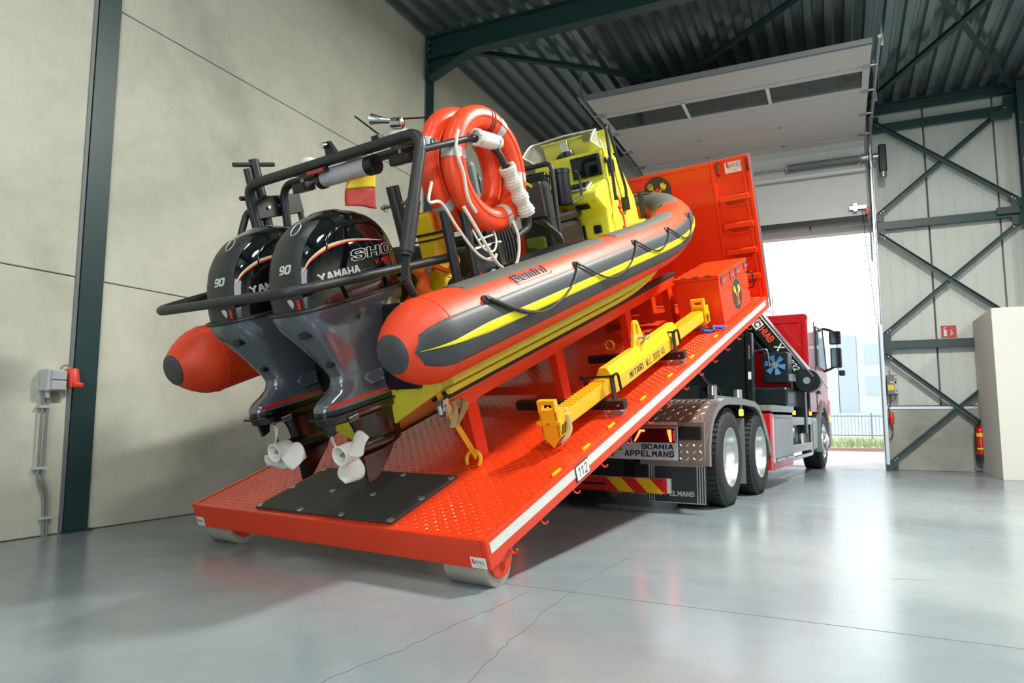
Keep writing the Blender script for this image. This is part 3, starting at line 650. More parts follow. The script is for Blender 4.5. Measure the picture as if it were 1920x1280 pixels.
# ================================================================ THE ROLL-OFF PLATFORM
RED = srgb('#e03a10')
pm('red_paint', RED, 0.32, 0, 0.05, 4, bump=0.03, bscale=40, coat=0.2)
pm('rubber_mat', srgb('#333836'), 0.6, 0, 0.3, 5, bump=0.15, bscale=60, rvar=0.15)
pm('reflective_white', srgb('#dcdcd8'), 0.35, 0, 0.06, 25)
pm('print_dark', srgb('#23303a'), 0.5)
pm('print_grey', srgb('#5b6468'), 0.5)
pm('print_red', srgb('#d02b24'), 0.5)
pm('yellow_paint', srgb('#f2b61c'), 0.35, 0, 0.06, 6, bump=0.03, bscale=40, coat=0.2)
pm('lash_yellow', srgb('#f4c81e'), 0.5, 0, 0.1, 20)
pm('roller_steel', srgb('#b9b6aa'), 0.45, 0.5, 0.25, 14, bump=0.1)
pm('emblem_dark', srgb('#353d3b'), 0.5, 0, 0.05)
pm('emblem_yellow', srgb('#f0e02a'), 0.5, 0, 0.03)
pm('emblem_red', srgb('#e4391f'), 0.5, 0, 0.03)
pm('strap_beige', srgb('#c9bb86'), 0.8, 0, 0.15, 60, bump=0.2, bscale=300)
pm('strap_yellow', srgb('#d9b32a'), 0.8, 0, 0.15, 60, bump=0.2, bscale=300)
pm('chrome', srgb('#cfd3d6'), 0.18, 1.0, 0.1, 20)
pm('blue_sling', srgb('#2563b8'), 0.7, 0, 0.15, 40)
pm('rope_white', srgb('#dcd8cc'), 0.8, 0, 0.12, 60, bump=0.4, bscale=220)

P = thing('roll_off_platform', 'orange-red tread plate roll-off platform tilted up onto the truck', 'platform', MC, (0.12, 0, -0.3))
DK = part('deck', MB().box(0.012, 5.40, -1.235, 1.235, -0.012, 0), 'red_paint', P)
part('tread_lugs', lugs(lambda u, v, t: (u, v, t), 0.03, 5.38, -1.21, 1.21, 0.036, 0.0026), 'red_paint', DK, kind='stuff')
SIDE = [(0, 0.006), (0, -0.156), (0.09, -0.156), (0.145, -0.135), (5.42, -0.135), (5.42, 0.006)]
for s in (-1, 1):
    part('side_member', MB().prism(SIDE, lambda a, b, t: (a, t, b), s * 1.215, s * 1.25), 'red_paint', P, bevel=0.007)
part('end_plate', MB().box(-0.001, 0.025, -1.214, 1.214, -0.156, 0.004), 'red_paint', P, bevel=0.006)
for y in (-0.53, 0.53):
    part('skid', MB().ibeam((0.55, y, -0.19), (5.4, y, -0.19), 0.09, 0.15, 0.012), 'red_paint', P)
for k in range(9):
    part('cross_member', MB().box(0.25 + k * 0.6, 0.33 + k * 0.6, -1.21, 1.21, -0.11, -0.014), 'red_paint', P)
for s in (-1, 1):
    y0 = s * 1.20; y1 = s * 0.92
    r = part('roller', MB().lathe([(0.03, 0), (0.10, 0.001), (0.104, 0.012), (0.104, 0.268), (0.10, 0.279), (0.03, 0.28)], (0.12, min(y0, y1), -0.205), (0, 1, 0), 28), 'roller_steel', P, 40)
    part('axle', MB().tube([(0.12, min(y0, y1) - 0.02, -0.205), (0.12, max(y0, y1) + 0.02, -0.205)], 0.025, 12), 'red_paint', r, 40)
    for yy in (y0 + s * 0.012, y1 - s * 0.012):
        part('roller_bracket', MB().prism([(0.02, -0.12), (0.26, -0.12), (0.20, -0.215), (0.15, -0.255), (0.09, -0.255), (0.05, -0.21)], lambda a, b, t: (a, t, b), yy - 0.008, yy + 0.008), 'red_paint', P)
part('reflective_stripe', MB().box(0.028, 0.895, -1.2525, -1.25, -0.078, -0.024), 'reflective_white', P)
part('reflective_stripe', MB().box(1.06, 5.28, -1.2525, -1.25, -0.078, -0.024), 'reflective_white', P)
pl = part('number_plate', MB().box(0.895, 1.058, -1.256, -1.25, -0.112, -0.018), 'print_dark', P)
part('plate_face', MB().box(0.902, 1.051, -1.2585, -1.256, -0.106, -0.024), 'white_paint', pl)
part('lettering', text_mb('112', 0.060, lambda u, v, t: (0.922 + u, -1.2585 - t, -0.095 + v), 0.108, 0.001, wt=0.7), 'print_dark', pl)
# rope hooks under the right side
hk = part('rope_hook', MB().tube([(0.50, -1.232, -0.13), (0.50, -1.235, -0.155), (0.503, -1.25, -0.168), (0.508, -1.262, -0.166), (0.51, -1.268, -0.155)], 0.006, 6), 'red_paint', P, 40)
x = 0.372
while x < 4.9:
    again(hk, P, (x, 0, 0)); x += 0.372
hk2 = part('rope_hook', MB().tube([(0.19, -1.232, -0.13), (0.19, -1.235, -0.155), (0.193, -1.25, -0.168), (0.198, -1.266, -0.163), (0.20, -1.272, -0.148)], 0.007, 6), 'red_paint', P, 40)
ls = part('lashing_slot', MB().prism([(-0.04, -0.008), (0.04, -0.008), (0.05, 0.0), (0.04, 0.008), (-0.04, 0.008), (-0.05, 0.0)], lambda a, b, t: (0.776 + a, -1.208 + b, t), 0, 0.012), 'lash_yellow', P)
for x in (1.149, 1.505, 2.035, 2.563, 3.063, 3.716): again(ls, P, (x - 0.776, 0, 0))
def lang(parent, fn, w_, h_):
    """white maker's sticker: red flag, letters and two fine lines; fn(u, v, t)"""
    st = part('maker_sticker', MB().prism([(0, 0), (w_, 0), (w_, h_), (0, h_)], lambda a, b, t: fn(a, b, t), 0, 0.0015), 'white_paint', parent)
    part('logo', MB().prism([(w_ * .10, h_ * .42), (w_ * .19, h_ * .42), (w_ * .19, h_ * .82), (w_ * .10, h_ * .88)], fn, 0.0015, 0.0025), 'print_red', st)
    part('logo', MB().prism([(w_ * .21, h_ * .36), (w_ * .26, h_ * .36), (w_ * .26, h_ * .74), (w_ * .21, h_ * .60)], fn, 0.0015, 0.0025), 'print_red', st)
    part('lettering', text_mb('ANG', h_ * 0.33, lambda u, v, t: fn(w_ * .30 + u, h_ * .40 + v, 0.0015 + t), w_ * 0.55, 0.001, wt=0.75), 'print_grey', st)
    part('fine_print', MB().prism([(w_ * .14, h_ * .26), (w_ * .86, h_ * .26), (w_ * .86, h_ * .275), (w_ * .14, h_ * .275)], fn, 0.0015, 0.0022).prism([(w_ * .35, h_ * .12), (w_ * .65, h_ * .12), (w_ * .65, h_ * .15), (w_ * .35, h_ * .15)], fn, 0.0015, 0.0022), 'print_grey', st)
lang(P, lambda u, v, t: (-0.001 - t, -1.135 - u, -0.148 + v), 0.095, 0.058)
lang(P, lambda u, v, t: (-0.001 - t, 1.240 - u, -0.148 + v), 0.085, 0.062)
# headboard
hb = part('headboard', MB().box(5.405, 5.42, -1.235, 1.25, 0, 1.52), 'red_paint', P)
part('top_rail', MB().box(5.38, 5.425, -1.25, 1.25, 1.49, 1.53), 'red_paint', hb, bevel=0.005)
part('corner_post', MB().box(5.37, 5.43, -1.262, -1.222, -0.02, 1.525), 'red_paint', hb, bevel=0.004)
part('edge_strip', MB().box(5.385, 5.445, -1.268, -1.262, -0.12, 1.525), 'galv', hb)
part('weld_seam', MB().tube([(5.403, 1.2, 1.06), (5.403, -0.83, 1.06)], 0.007, 6), 'red_paint', hb, 40)
part('stiffener', MB().prism([(-0.83, 5.405), (-0.845, 5.375), (-0.875, 5.375), (-0.89, 5.405)], lambda a, b, t: (b, a, t), 0.0, 1.50), 'red_paint', hb)
part('stiffener', MB().prism([(-1.165, 5.405), (-1.18, 5.375), (-1.215, 5.375), (-1.225, 5.405)], lambda a, b, t: (b, a, t), 0.0, 1.50), 'red_paint', hb)
for z in (1.095, 0.80, 0.515, 0.23):
    rg = part('rung', MB().prism([(5.405, 0.05), (5.33, 0.035), (5.33, -0.012), (5.36, -0.012), (5.36, 0.012), (5.405, 0.025)], lambda a, b, t: (a, t, z + b), -1.222, -0.915), 'red_paint', hb)
    part('toe_recess', MB().prism([(-0.94, -0.02), (-0.97, -0.075), (-1.17, -0.075), (-1.20, -0.02), (-1.185, -0.02), (-1.16, -0.06), (-0.98, -0.06), (-0.955, -0.02)], lambda a, b, t: (t, a, z + b), 5.36, 5.405), 'red_paint', rg)
for y in (-0.925, -1.245):
    hd = part('grab_handle', MB().tube(fillet([(5.40, y, 1.515), (5.34, y, 1.50), (5.34, y, 1.375), (5.40, y, 1.365)], 0.03), 0.009, 8), 'black_paint', hb, 40)
lang(hb, lambda u, v, t: (5.403 - t, -0.992 - u, 1.372 + v), 0.20, 0.135)

def emblem(parent, fn, r):
    """round dark badge with crossed yellow trident and axe and a red figure"""
    N = 36
    e = part('emblem', MB().prism([(r * math.cos(2 * math.pi * k / N), r * 1.0 * math.sin(2 * math.pi * k / N)) for k in range(N)], fn, 0, 0.002), 'emblem_dark', parent)
    def pc(name, poly, mat): part(name, MB().prism([(a * r, b * r) for a, b in poly], fn, 0.002, 0.004), mat, e)
    def rot(poly, ang, ox, oy):
        c, s = math.cos(R(ang)), math.sin(R(ang)); return [(a * c - b * s + ox, a * s + b * c + oy) for a, b in poly]
    # trident, leaning left
    tri = [(-.03, -.95), (.03, -.95), (.03, .12), (.17, .16), (.17, .5), (.11, .5), (.11, .22), (.03, .2), (.03, .56), (-.03, .56), (-.03, .2), (-.11, .22), (-.11, .5), (-.17, .5), (-.17, .16), (-.03, .12)]
    pc('trident', rot(tri, 32, -.30, .12), 'emblem_yellow')
    axe = [(-.03, -.95), (.03, -.95), (.03, .10), (.2, .0), (.27, .22), (.2, .45), (.03, .34), (.03, .5), (-.03, .5), (-.03, .34), (-.12, .44), (-.2, .3), (-.12, .1), (-.03, .12)]
    pc('axe', rot(axe, -32, .30, .12), 'emblem_yellow')
    pc('figure', [(-.18, .05), (-.12, .2), (0, .24), (.12, .2), (.18, .05), (.14, -.1), (.2, -.4), (.27, -.66), (.15, -.55), (.1, -.75), (0, -.5), (-.1, -.75), (-.15, -.55), (-.27, -.66), (-.2, -.4), (-.14, -.1)], 'emblem_red')
    return e
emblem(hb, lambda a, b, t: (5.4048 - t, -0.205 - a, 1.325 + b), 0.165)

# --- rubber mat
t = thing('rubber_mat', 'black rubber mat bolted to the platform under the outboards', 'mat', MC, (0.34, 0, 0))
part('sheet', MB().box(0.045, 0.64, -0.592, 0.592, 0.0005, 0.018), 'rubber_mat', t, bevel=0.003)
for x in (0.065, 0.325, 0.60):
    for y in (-0.57, -0.18, 0.18, 0.57):
        part('bolt', MB().lathe([(0.021, 0.018), (0.02, 0.021), (0.010, 0.023), (0.008, 0.021), (0.001, 0.021)], (x, y, 0), (0, 0, 1), 14), 'galv', t, 40)
# --- cradle
t = thing('boat_cradle', 'red steel cradle frame carrying the boat hull on posts', 'cradle', MC, (2.6, 0, 0))
for s in (-1, 1):
    part('bearer', MB().box(0.70, 4.52, s * 0.55 - 0.04, s * 0.55 + 0.04, 0.385, 0.475), 'red_paint', t, bevel=0.008)
    part('rubber_strip', MB().box(0.66, 4.54, s * 0.55 - 0.045, s * 0.55 + 0.045, 0.475, 0.515), 'black_rubber', t, bevel=0.006)
    for x in (0.93, 2.05, 3.32, 4.36):
        part('post', MB().box(x - 0.055, x + 0.055, s * 0.55 - 0.036, s * 0.55 + 0.036, 0.008, 0.385), 'red_paint', t, bevel=0.006)
        part('foot_plate', MB().box(x - 0.085, x + 0.085, s * 0.55 - 0.07, s * 0.55 + 0.07, 0.0, 0.010), 'red_paint', t)
for x in (2.05, 4.36):
    part('cross_tie', MB().box(x - 0.04, x + 0.04, -0.51, 0.51, 0.06, 0.13), 'red_paint', t)
t2 = thing('cradle_chock', 'black rubber topped red block under the bow of the boat', 'chock', MC, (4.5, 0, 0))
part('block', MB().prism([(-0.30, 0.0), (0.30, 0.0), (0.30, 0.50), (0.0, 0.36), (-0.30, 0.50)], lambda a, b, t_: (t_, a, b), 4.52, 4.62), 'red_paint', t2, bevel=0.006)
part('pad', MB().prism([(-0.30, 0.50), (0.0, 0.36), (0.30, 0.50), (0.30, 0.53), (0.0, 0.39), (-0.30, 0.53)], lambda a, b, t_: (t_, a, b), 4.50, 4.64), 'black_rubber', t2)
# --- tool box
t = thing('tool_box', 'red steel tool chest with hinged lids in front of the headboard ladder', 'tool box', MC, (4.5, -0.97, 0))
part('body', MB().box(4.06, 4.99, -1.19, -0.76, 0.001, 0.465), 'red_paint', t, bevel=0.006)
for a, b in ((4.052, 4.52), (4.53, 4.998)):
    lid = part('lid', MB().box(a, b, -1.198, -0.75, 0.467, 0.505), 'red_paint', t, bevel=0.006)
    for q in (a + 0.09, b - 0.09):
        part('latch', MB().box(q - 0.02, q + 0.02, -1.207, -1.198, 0.40, 0.50).tube([(q - 0.015, -1.21, 0.42), (q - 0.015, -1.222, 0.45), (q + 0.015, -1.222, 0.45), (q + 0.015, -1.21, 0.42)], 0.004, 5), 'chrome', lid)
        part('hinge', MB().box(q - 0.03, q + 0.03, -0.775, -0.735, 0.503, 0.511), 'chrome', lid)
for q in (-1.10, -0.98, -0.86):
    part('rivet_strip', MB().box(4.05, 4.056, q - 0.03, q + 0.03, 0.49, 0.512), 'chrome', t)
part('handle', MB().tube(fillet([(4.955, -1.19, 0.36), (4.955, -1.25, 0.355), (4.955, -1.25, 0.195), (4.955, -1.19, 0.19)], 0.03), 0.009, 8), 'black_paint', t, 40)
emblem(t, lambda a, b, t_: (4.56 + a, -1.1905 - t_, 0.215 + b), 0.15)
# --- lifting beam
t = thing('lifting_beam', 'yellow spreader lifting beam with lug and notched arms', 'lifting beam', MC, (2.5, -1.02, 0.05))
YB = -1.02
part('sleeve', MB().prism([(-0.075, 0.105), (0.075, 0.105), (0.075, 0.205), (0.03, 0.29), (0.012, 0.29), (-0.012, 0.29), (-0.03, 0.29), (-0.075, 0.205)], lambda a, b, t_: (t_, YB + a, b), 1.87, 3.17), 'yellow_paint', t, bevel=0.004)
lug = []
for k in range(13):
    a = R(180 - 180 * k / 12); lug.append((2.50 + 0.052 * math.cos(a), 0.425 + 0.052 * math.sin(a)))
outer = [(2.385, 0.285)] + lug + [(2.615, 0.285)]
lg = MB(); inn = [(2.50 + 0.024 * math.cos(R(a)), (0.42 if a <= 180 else 0.36) + 0.024 * math.sin(R(a))) for a in range(0, 360, 30)]
no = len(outer)
# lug with an open eye: ring of quads between outline and eye
def lug_ring(t_): return [(p[0], YB + t_, p[1]) for p in outer], [(p[0], YB + t_, p[1]) for p in inn]
eye = []
for p in outer:
    a = math.atan2(p[1] - 0.39, p[0] - 2.50); eye.append((2.50 + 0.024 * math.cos(a), 0.40 + 0.05 * math.sin(a)))
vs_ = [(p[0], YB + q, p[1]) for q in (-0.011, 0.011) for ring in (outer, eye) for p in ring]
fs = []
for i in range(no):
    j = (i + 1) % no
    fs += [(i, j, no + j, no + i), (2 * no + i, 3 * no + i, 3 * no + j, 2 * no + j), (i, 2 * no + i, 2 * no + j, j), (no + i, no + j, 3 * no + j, 3 * no + i)]
part('lifting_lug', lg.add(vs_, fs), 'yellow_paint', t)
for x0, x1 in ((1.12, 1.87), (3.17, 3.90)):
    am = part('arm', MB().box(x0, x1, YB - 0.045, YB + 0.045, 0.115, 0.212), 'yellow_paint', t, bevel=0.004)
    n = int((x1 - x0 - 0.10) / 0.043)
    to = part('notch_tooth', MB().box(x0 + 0.07, x0 + 0.094, YB - 0.045, YB + 0.045, 0.212, 0.226), 'yellow_paint', am)
    for k in range(1, n): again(to, am, (0.043 * k, 0, 0))
for x, s in ((1.10, -1), (3.90, 1)):
    pp = [(-0.062, 0.09), (0.0, 0.02), (0.062, 0.09), (0.062, 0.325), (-0.062, 0.325)]
    sh = part('end_shoe', MB().prism(pp[:3] + [(0.062, 0.245), (-0.062, 0.245)], lambda a, b, t_: (x + t_, YB + a, b), -0.02 if s < 0 else 0.0, 0.0 if s < 0 else 0.02), 'yellow_paint', t)
    part('handle_frame', MB().prism([(-0.062, 0.245), (0.062, 0.245), (0.062, 0.265), (-0.062, 0.265)], lambda a, b, t_: (x + t_, YB + a, b), -0.02, 0.02).prism([(-0.062, 0.30), (0.062, 0.30), (0.062, 0.325), (-0.062, 0.325)], lambda a, b, t_: (x + t_, YB + a, b), -0.02, 0.02).prism([(-0.062, 0.265), (-0.04, 0.265), (-0.04, 0.30), (-0.062, 0.30)], lambda a, b, t_: (x + t_, YB + a, b), -0.02, 0.02).prism([(0.04, 0.265), (0.062, 0.265), (0.062, 0.30), (0.04, 0.30)], lambda a, b, t_: (x + t_, YB + a, b), -0.02, 0.02), 'yellow_paint', sh)
    part('cheek', MB().box(x - 0.02, x + 0.09, YB - 0.062, YB - 0.05, 0.09, 0.25).box(x - 0.02, x + 0.09, YB + 0.05, YB + 0.062, 0.09, 0.25), 'yellow_paint', sh)
    part('locking_bar', MB().box(x - 0.032 if s < 0 else x - 0.01, x + 0.01 if s < 0 else x + 0.032, YB - 0.085, YB + 0.085, 0.17, 0.195), 'yellow_paint', sh)
    part('pin', MB().lathe([(0.014, 0), (0.014, 0.12)], (x - 0.005, YB - 0.06, 0.055), (0, 1, 0), 10), 'galv', sh)
    part('screw', MB().lathe([(0.008, 0), (0.008, 0.006)], (x - 0.033 if s < 0 else x + 0.033, YB, 0.182), (-1 if s < 0 else 1, 0, 0), 8), 'galv', sh)
    part('hazard_mark', MB().prism([(x + 0.03, 0.10), (x + 0.05, 0.10), (x + 0.075, 0.16), (x + 0.055, 0.16)], lambda a, b, t_: (a, YB - 0.062 - t_, b), 0, 0.002).prism([(x + 0.0, 0.10), (x + 0.02, 0.10), (x + 0.045, 0.16), (x + 0.025, 0.16)], lambda a, b, t_: (a, YB - 0.062 - t_, b), 0, 0.002), 'print_dark', sh)
part('lettering', text_mb('MITARI', 0.052, lambda u, v, t_: (2.12 + u, YB - 0.0755 - t_, 0.128 + v), 0.25, 0.001, wt=1.25), 'print_dark', t)
part('lettering', text_mb('WLL 3000 KG', 0.052, lambda u, v, t_: (2.425 + u, YB - 0.0755 - t_, 0.128 + v), 0.375, 0.001, wt=0.8), 'print_dark', t)
t = thing('shackle', 'small grey steel shackle hanging in the lifting beam lug', 'shackle', MC, (2.5, -1.02, 0.32))
part('bow', MB().tube([(2.50 + 0.0, YB - 0.05, 0.335)] + [(2.50 + 0.045 * math.sin(R(a)) * 0.3, YB - 0.0 - 0.055 * math.cos(R(a)), 0.335 - 0.05 * math.sin(R(a))) for a in range(20, 180, 20)] + [(2.50, YB + 0.05, 0.335)], 0.011, 8), 'galv', t, 40)
part('pin', MB().tube([(2.50, YB - 0.065, 0.338), (2.50, YB + 0.065, 0.338)], 0.010, 8), 'galv', t, 40)
part('eyelet', MB().tube(arc((2.50, YB - 0.082, 0.338), 0.016, 0, 330, 10, 'yz'), 0.005, 6), 'galv', t, 40)
for q, x in enumerate((1.75, 2.93)):
    t = thing('beam_stand', ['black square-tube stand clamping the lifting beam at its lower arm', 'black square-tube stand clamping the lifting beam near the tool chest'][q], 'stand', MC, (x, -0.77, 0), 'black stands of the lifting beam')
    part('cross_tube', MB().box(x - 0.032, x + 0.032, -1.21, -0.33, 0.035, 0.100), 'black_paint', t, bevel=0.004)
    part('upright', MB().bar((x + 0.03, YB - 0.10, 0.10), (x + 0.055, YB - 0.095, 0.255), 0.045, 0.012, up=(0, 1, 0)), 'black_paint', t)
    part('upright', MB().bar((x + 0.03, YB + 0.10, 0.10), (x + 0.03, YB + 0.095, 0.255), 0.045, 0.012, up=(0, 1, 0)), 'black_paint', t)
    part('clamp_rod', MB().tube([(x + 0.045, YB - 0.12, 0.25), (x + 0.04, YB + 0.14, 0.25)], 0.008, 8).lathe([(0.018, 0), (0.018, 0.02)], (x + 0.04, YB + 0.12, 0.25), (0, 1, 0), 10), 'black_paint', t, 40)
    part('clamp_handle', MB().tube(fillet([(x + 0.045, YB - 0.11, 0.255), (x + 0.11, YB - 0.115, 0.255), (x + 0.12, YB - 0.115, 0.13)], 0.03), 0.010, 8), 'black_paint', t, 40)
    part('foot_pad', MB().box(x - 0.045, x + 0.045, -1.185, -1.09, 0.0, 0.012).box(x - 0.035, x + 0.035, -1.17, -1.105, 0.012, 0.036), 'galv', t)
    part('bolt', MB().tube([(x - 0.033, -1.17, 0.068), (x - 0.037, -1.17, 0.068)], 0.009, 8), 'galv', t)
    part('bolt', MB().tube([(x - 0.02, -1.06, 0.0), (x - 0.02, -1.06, 0.06)], 0.007, 8), 'galv', t)
solo('web_sling', MB().tube(fillet([(1.20, YB - 0.068, 0.20), (1.19, YB - 0.07, 0.10), (1.16, YB - 0.06, 0.07), (1.13, YB - 0.04, 0.05)], 0.02), 0.018, 8).box(1.185, 1.225, YB - 0.07, YB + 0.05, 0.228, 0.236), 'strap_beige', 'pale webbing strap wound round the lower end of the lifting beam', 'strap', MC, (1.2, YB, 0.1), smooth=40)
solo('blue_sling', MB().tube([(3.86 + 0.012 * k, YB - 0.02 - 0.018 * k + 0.02 * math.sin(k * 1.3), 0.03 + 0.02 * math.cos(k * 1.1)) for k in range(8)] , 0.016, 8).tube(arc((3.97, YB - 0.17, 0.03), 0.035, 0, 330, 12, 'xy'), 0.012, 6), 'blue_sling', 'blue rope sling lying on the deck at the upper end of the lifting beam', 'sling', MC, (3.9, -1.1, 0.02), smooth=40)
# --- ratchet strap at the stern
t = thing('ratchet_strap', 'beige ratchet strap holding the boat stern down to a yellow deck hook', 'strap', MC, (0.84, -0.60, 0))
part('strap', MB().bar((0.615, -0.60, 0.60), (0.635, -0.605, 0.50), 0.004, 0.045, up=(1, 0, 0)).bar((0.66, -0.61, 0.43), (0.835, -0.605, 0.05), 0.004, 0.04, up=(1, 0, 0)), 'strap_yellow', t)
part('loose_end', MB().grid(lambda u, v: (0.655 + 0.075 * math.cos(u * 6.0) * (0.5 + u / 2) + 0.05 * u, -0.64 - 0.03 * u + 0.045 * (v - 0.5), 0.47 - 0.14 * math.sin(u * 2.9)), 22, 3), 'strap_beige', t, 60)
part('loose_end', MB().grid(lambda u, v: (0.76 + 0.035 * math.cos(u * 11) * (1 - u * 0.5), -0.63 + 0.045 * (v - 0.5), 0.43 + 0.035 * math.sin(u * 11) * (1 - u * 0.5)), 26, 3), 'strap_beige', t, 60)
part('ratchet', MB().box(0.615, 0.665, -0.635, -0.580, 0.40, 0.50).tube([(0.60, -0.61, 0.475), (0.60, -0.61, 0.42)], 0.014, 8).lathe([(0.03, 0), (0.03, 0.07)], (0.64, -0.643, 0.44), (0, 1, 0), 12), 'chrome', t, 40)
part('deck_hook', MB().tube([(0.835 + 0.055 * math.sin(R(a)) * 0.4, -0.575 - 0.055 * math.cos(R(a)), 0.035 + 0.05 * math.sin(R(a))) for a in range(-40, 221, 20)], 0.012, 8), 'lash_yellow', t, 40)
t = thing('deck_ring', 'yellow lashing ring on the deck under the middle of the boat', 'ring', MC, (3.5, -0.25, 0))
part('ring', MB().tube(arc((3.5, -0.25, 0.04), 0.045, 0, 345, 14, 'yz'), 0.011, 6), 'lash_yellow', t, 40)

# ================================================================ THE RIGID INFLATABLE BOAT
pm('tube_red', srgb('#e4421a'), 0.48, 0, 0.05, 3, bump=0.02, bscale=20)
pm('tube_dark', srgb('#3d4144'), 0.5, 0, 0.10, 8, bump=0.04, bscale=80)
pm('tube_pad', srgb('#55554e'), 0.75, 0, 0.08, 20, bump=0.25, bscale=260)
pm('tube_yellow', srgb('#eadf18'), 0.45, 0, 0.04, 6)
pm('hull_yellow', srgb('#d9d842'), 0.28, 0, 0.04, 3, coat=0.3)
pm('frame_black', srgb('#26292b'), 0.42, 0, 0.1, 14, bump=0.05, bscale=120)
pm('fabric_black', srgb('#1d2022'), 0.85, 0, 0.2, 30, bump=0.3, bscale=90)
pm('vinyl_black', srgb('#14171b'), 0.35, 0, 0.15, 10, bump=0.08, bscale=60)
pm('screen_black', srgb('#0d1618'), 0.08, 0, 0.05)
pm('ring_orange', srgb('#f04a22'), 0.38, 0, 0.04, 6, bump=0.03, bscale=30)
pm('reflex_tape', srgb('#b9bdbb'), 0.4, 0.2, 0.12, 40)
pm('strap_orange', srgb('#e8601c'), 0.7, 0, 0.1, 40)
pm('board_yellow', srgb('#ecc31a'), 0.45, 0, 0.05, 8)
pm('flag_yellow', srgb('#eccf2e'), 0.8, 0, 0.06, 20)
pm('flag_red', srgb('#b84038'), 0.8, 0, 0.08, 20)
pm('tube_clear', srgb('#c4c2cc'), 0.12, 0, 0.06, 10, alpha=0.75)
pm('perspex', (0.80, 0.83, 0.74), 0.04, 0, 0.02, 4, alpha=0.24)
pm('perspex_edge', srgb('#e4e4d2'), 0.25, 0, 0.03, 4)
pm('plastic_clear', srgb('#5a4d52'), 0.15, 0, 0.2, 20, alpha=0.6)
pm('green_line', srgb('#1f8f78'), 0.5, 0, 0.08, 20)
pm('weed_green', srgb('#5a6420'), 0.8, 0, 0.3, 20)
pm('rope_orange', srgb('#d98a60'), 0.8, 0, 0.1, 40)

XS0, XBOW, XSTR, YT = -0.01, 5.0, 2.92, 0.957
def path(t):
    """tube centre line, t from the right stern (0) round the bow (0.5) to the left stern (1)"""
    s = -1 if t <= 0.5 else 1
    q = t * 2 if t <= 0.5 else (1 - t) * 2           # 0 stern .. 1 bow
    L1 = XSTR - XS0; k = 0.58
    if q < k:
        x = XS0 + L1 * q / k; y = YT
    else:
        a = (q - k) / (1 - k) * math.pi / 2
        x = XSTR + (XBOW - XSTR) * math.sin(a); y = YT * max(0.0, math.cos(a)) ** 0.86
    z = 0.946 + 0.20 * max(0, (x - 3.1) / 1.9) ** 2.0
    return Vector((x, s * y, z))
def rad(t):
    q = t * 2 if t <= 0.5 else (1 - t) * 2; x = path(t).x
    if q < 0.3 and x < 0.24:
        u = (x - XS0) / 0.25; return 0.092 + (0.222 - 0.092) * math.sin(min(1, u) * math.pi / 2) ** 0.85
    return 0.222 - 0.022 * min(1, max(0, (x - 0.24) / 4.6))
def tsurf(t, th, off=0.0):
    e = 1e-3; a = path(max(0, t - e)); b = path(min(1, t + e)); T = (b - a)
    T.z *= 0.6; T.normalize()
    N = Vector((T.y, -T.x, 0)).normalized(); U = N.cross(T); U = U if U.z > 0 else -U
    p = path(t); r = rad(t) + off
    return p + N * math.cos(th) * r + U * math.sin(th) * r
def t_of_x(x):
    lo, hi = 0.0, 0.5
    for _ in range(40):
        m = (lo + hi) / 2
        if path(m).x < x: lo = m
        else: hi = m
    return lo
def tt(x, side): t = t_of_x(x); return t if side < 0 else 1 - t

B = thing('inflatable_boat', 'red rigid inflatable boat with black and yellow tube stripes and yellow hull', 'boat', MC, (2.5, 0, 0.516))
NT = 150
def tlist(t0, t1, n): return [t0 + (t1 - t0) * i / (n - 1) for i in range(n)]
tl = [0, .002, .005, .009, .014, .019, .024, .03, .037, .045, .055] + tlist(0.07, 0.93, NT) + [1 - q for q in (.055, .045, .037, .03, .024, .019, .014, .009, .005, .002, 0)]
mb = MB().grid(lambda u, v: tsurf(tl[int(round(u * (len(tl) - 1)))], v * 2 * math.pi), len(tl), 40, False, True)
TUBE = part('tube', mb, 'tube_red', B, 40)
for t, nm in ((0.0, 0), (1.0, 1)):
    c = path(t); rr = rad(t)
    part('end_cap', MB().lathe([(rr + 0.006, 0.02), (rr + 0.006, -0.002), (rr * 0.85, -0.016), (rr * 0.45, -0.022), (0.0, -0.023)], c, (1, 0, 0), 32), 'tube_dark', TUBE, 40)
    part('seam', MB().tube([tsurf(tt(0.235, -1 if nm == 0 else 1), R(a), 0.001) for a in range(0, 360, 10)], 0.0025, 5, closed=True), 'tube_red', TUBE, 40)
def patch(name, t0, t1, a0, a1, off, mat, n=60, m=10, taper0=0.0, taper1=0.0, parent=None):
    """strip glued round the tube between two angles; rounded or pointed ends by taper"""
    def fn(u, v):
        w_ = 1.0
        if taper0 and u < taper0: w_ = max(0.0, 1 - (1 - u / taper0) ** 4) ** 0.25
        if taper1 and u > 1 - taper1: w_ = min(w_, max(0.0, 1 - (1 - (1 - u) / taper1) ** 4) ** 0.25)
        mid = (a0 + a1) / 2; edge = 0.0 if 0 < v < 1 else -off - 0.001
        return tsurf(t0 + (t1 - t0) * u, R(mid + (a1 - a0) * (v - 0.5) * max(w_, 0.02)), off + edge)
    return part(name, MB().grid(fn, n, m + 2), mat, parent or TUBE, 40)
ta, tb = tt(0.015, -1), tt(0.015, 1)
patch('rubbing_strake', ta, tb, 30, -34, 0.006, 'tube_dark', 260, 14, 0.012, 0.012)
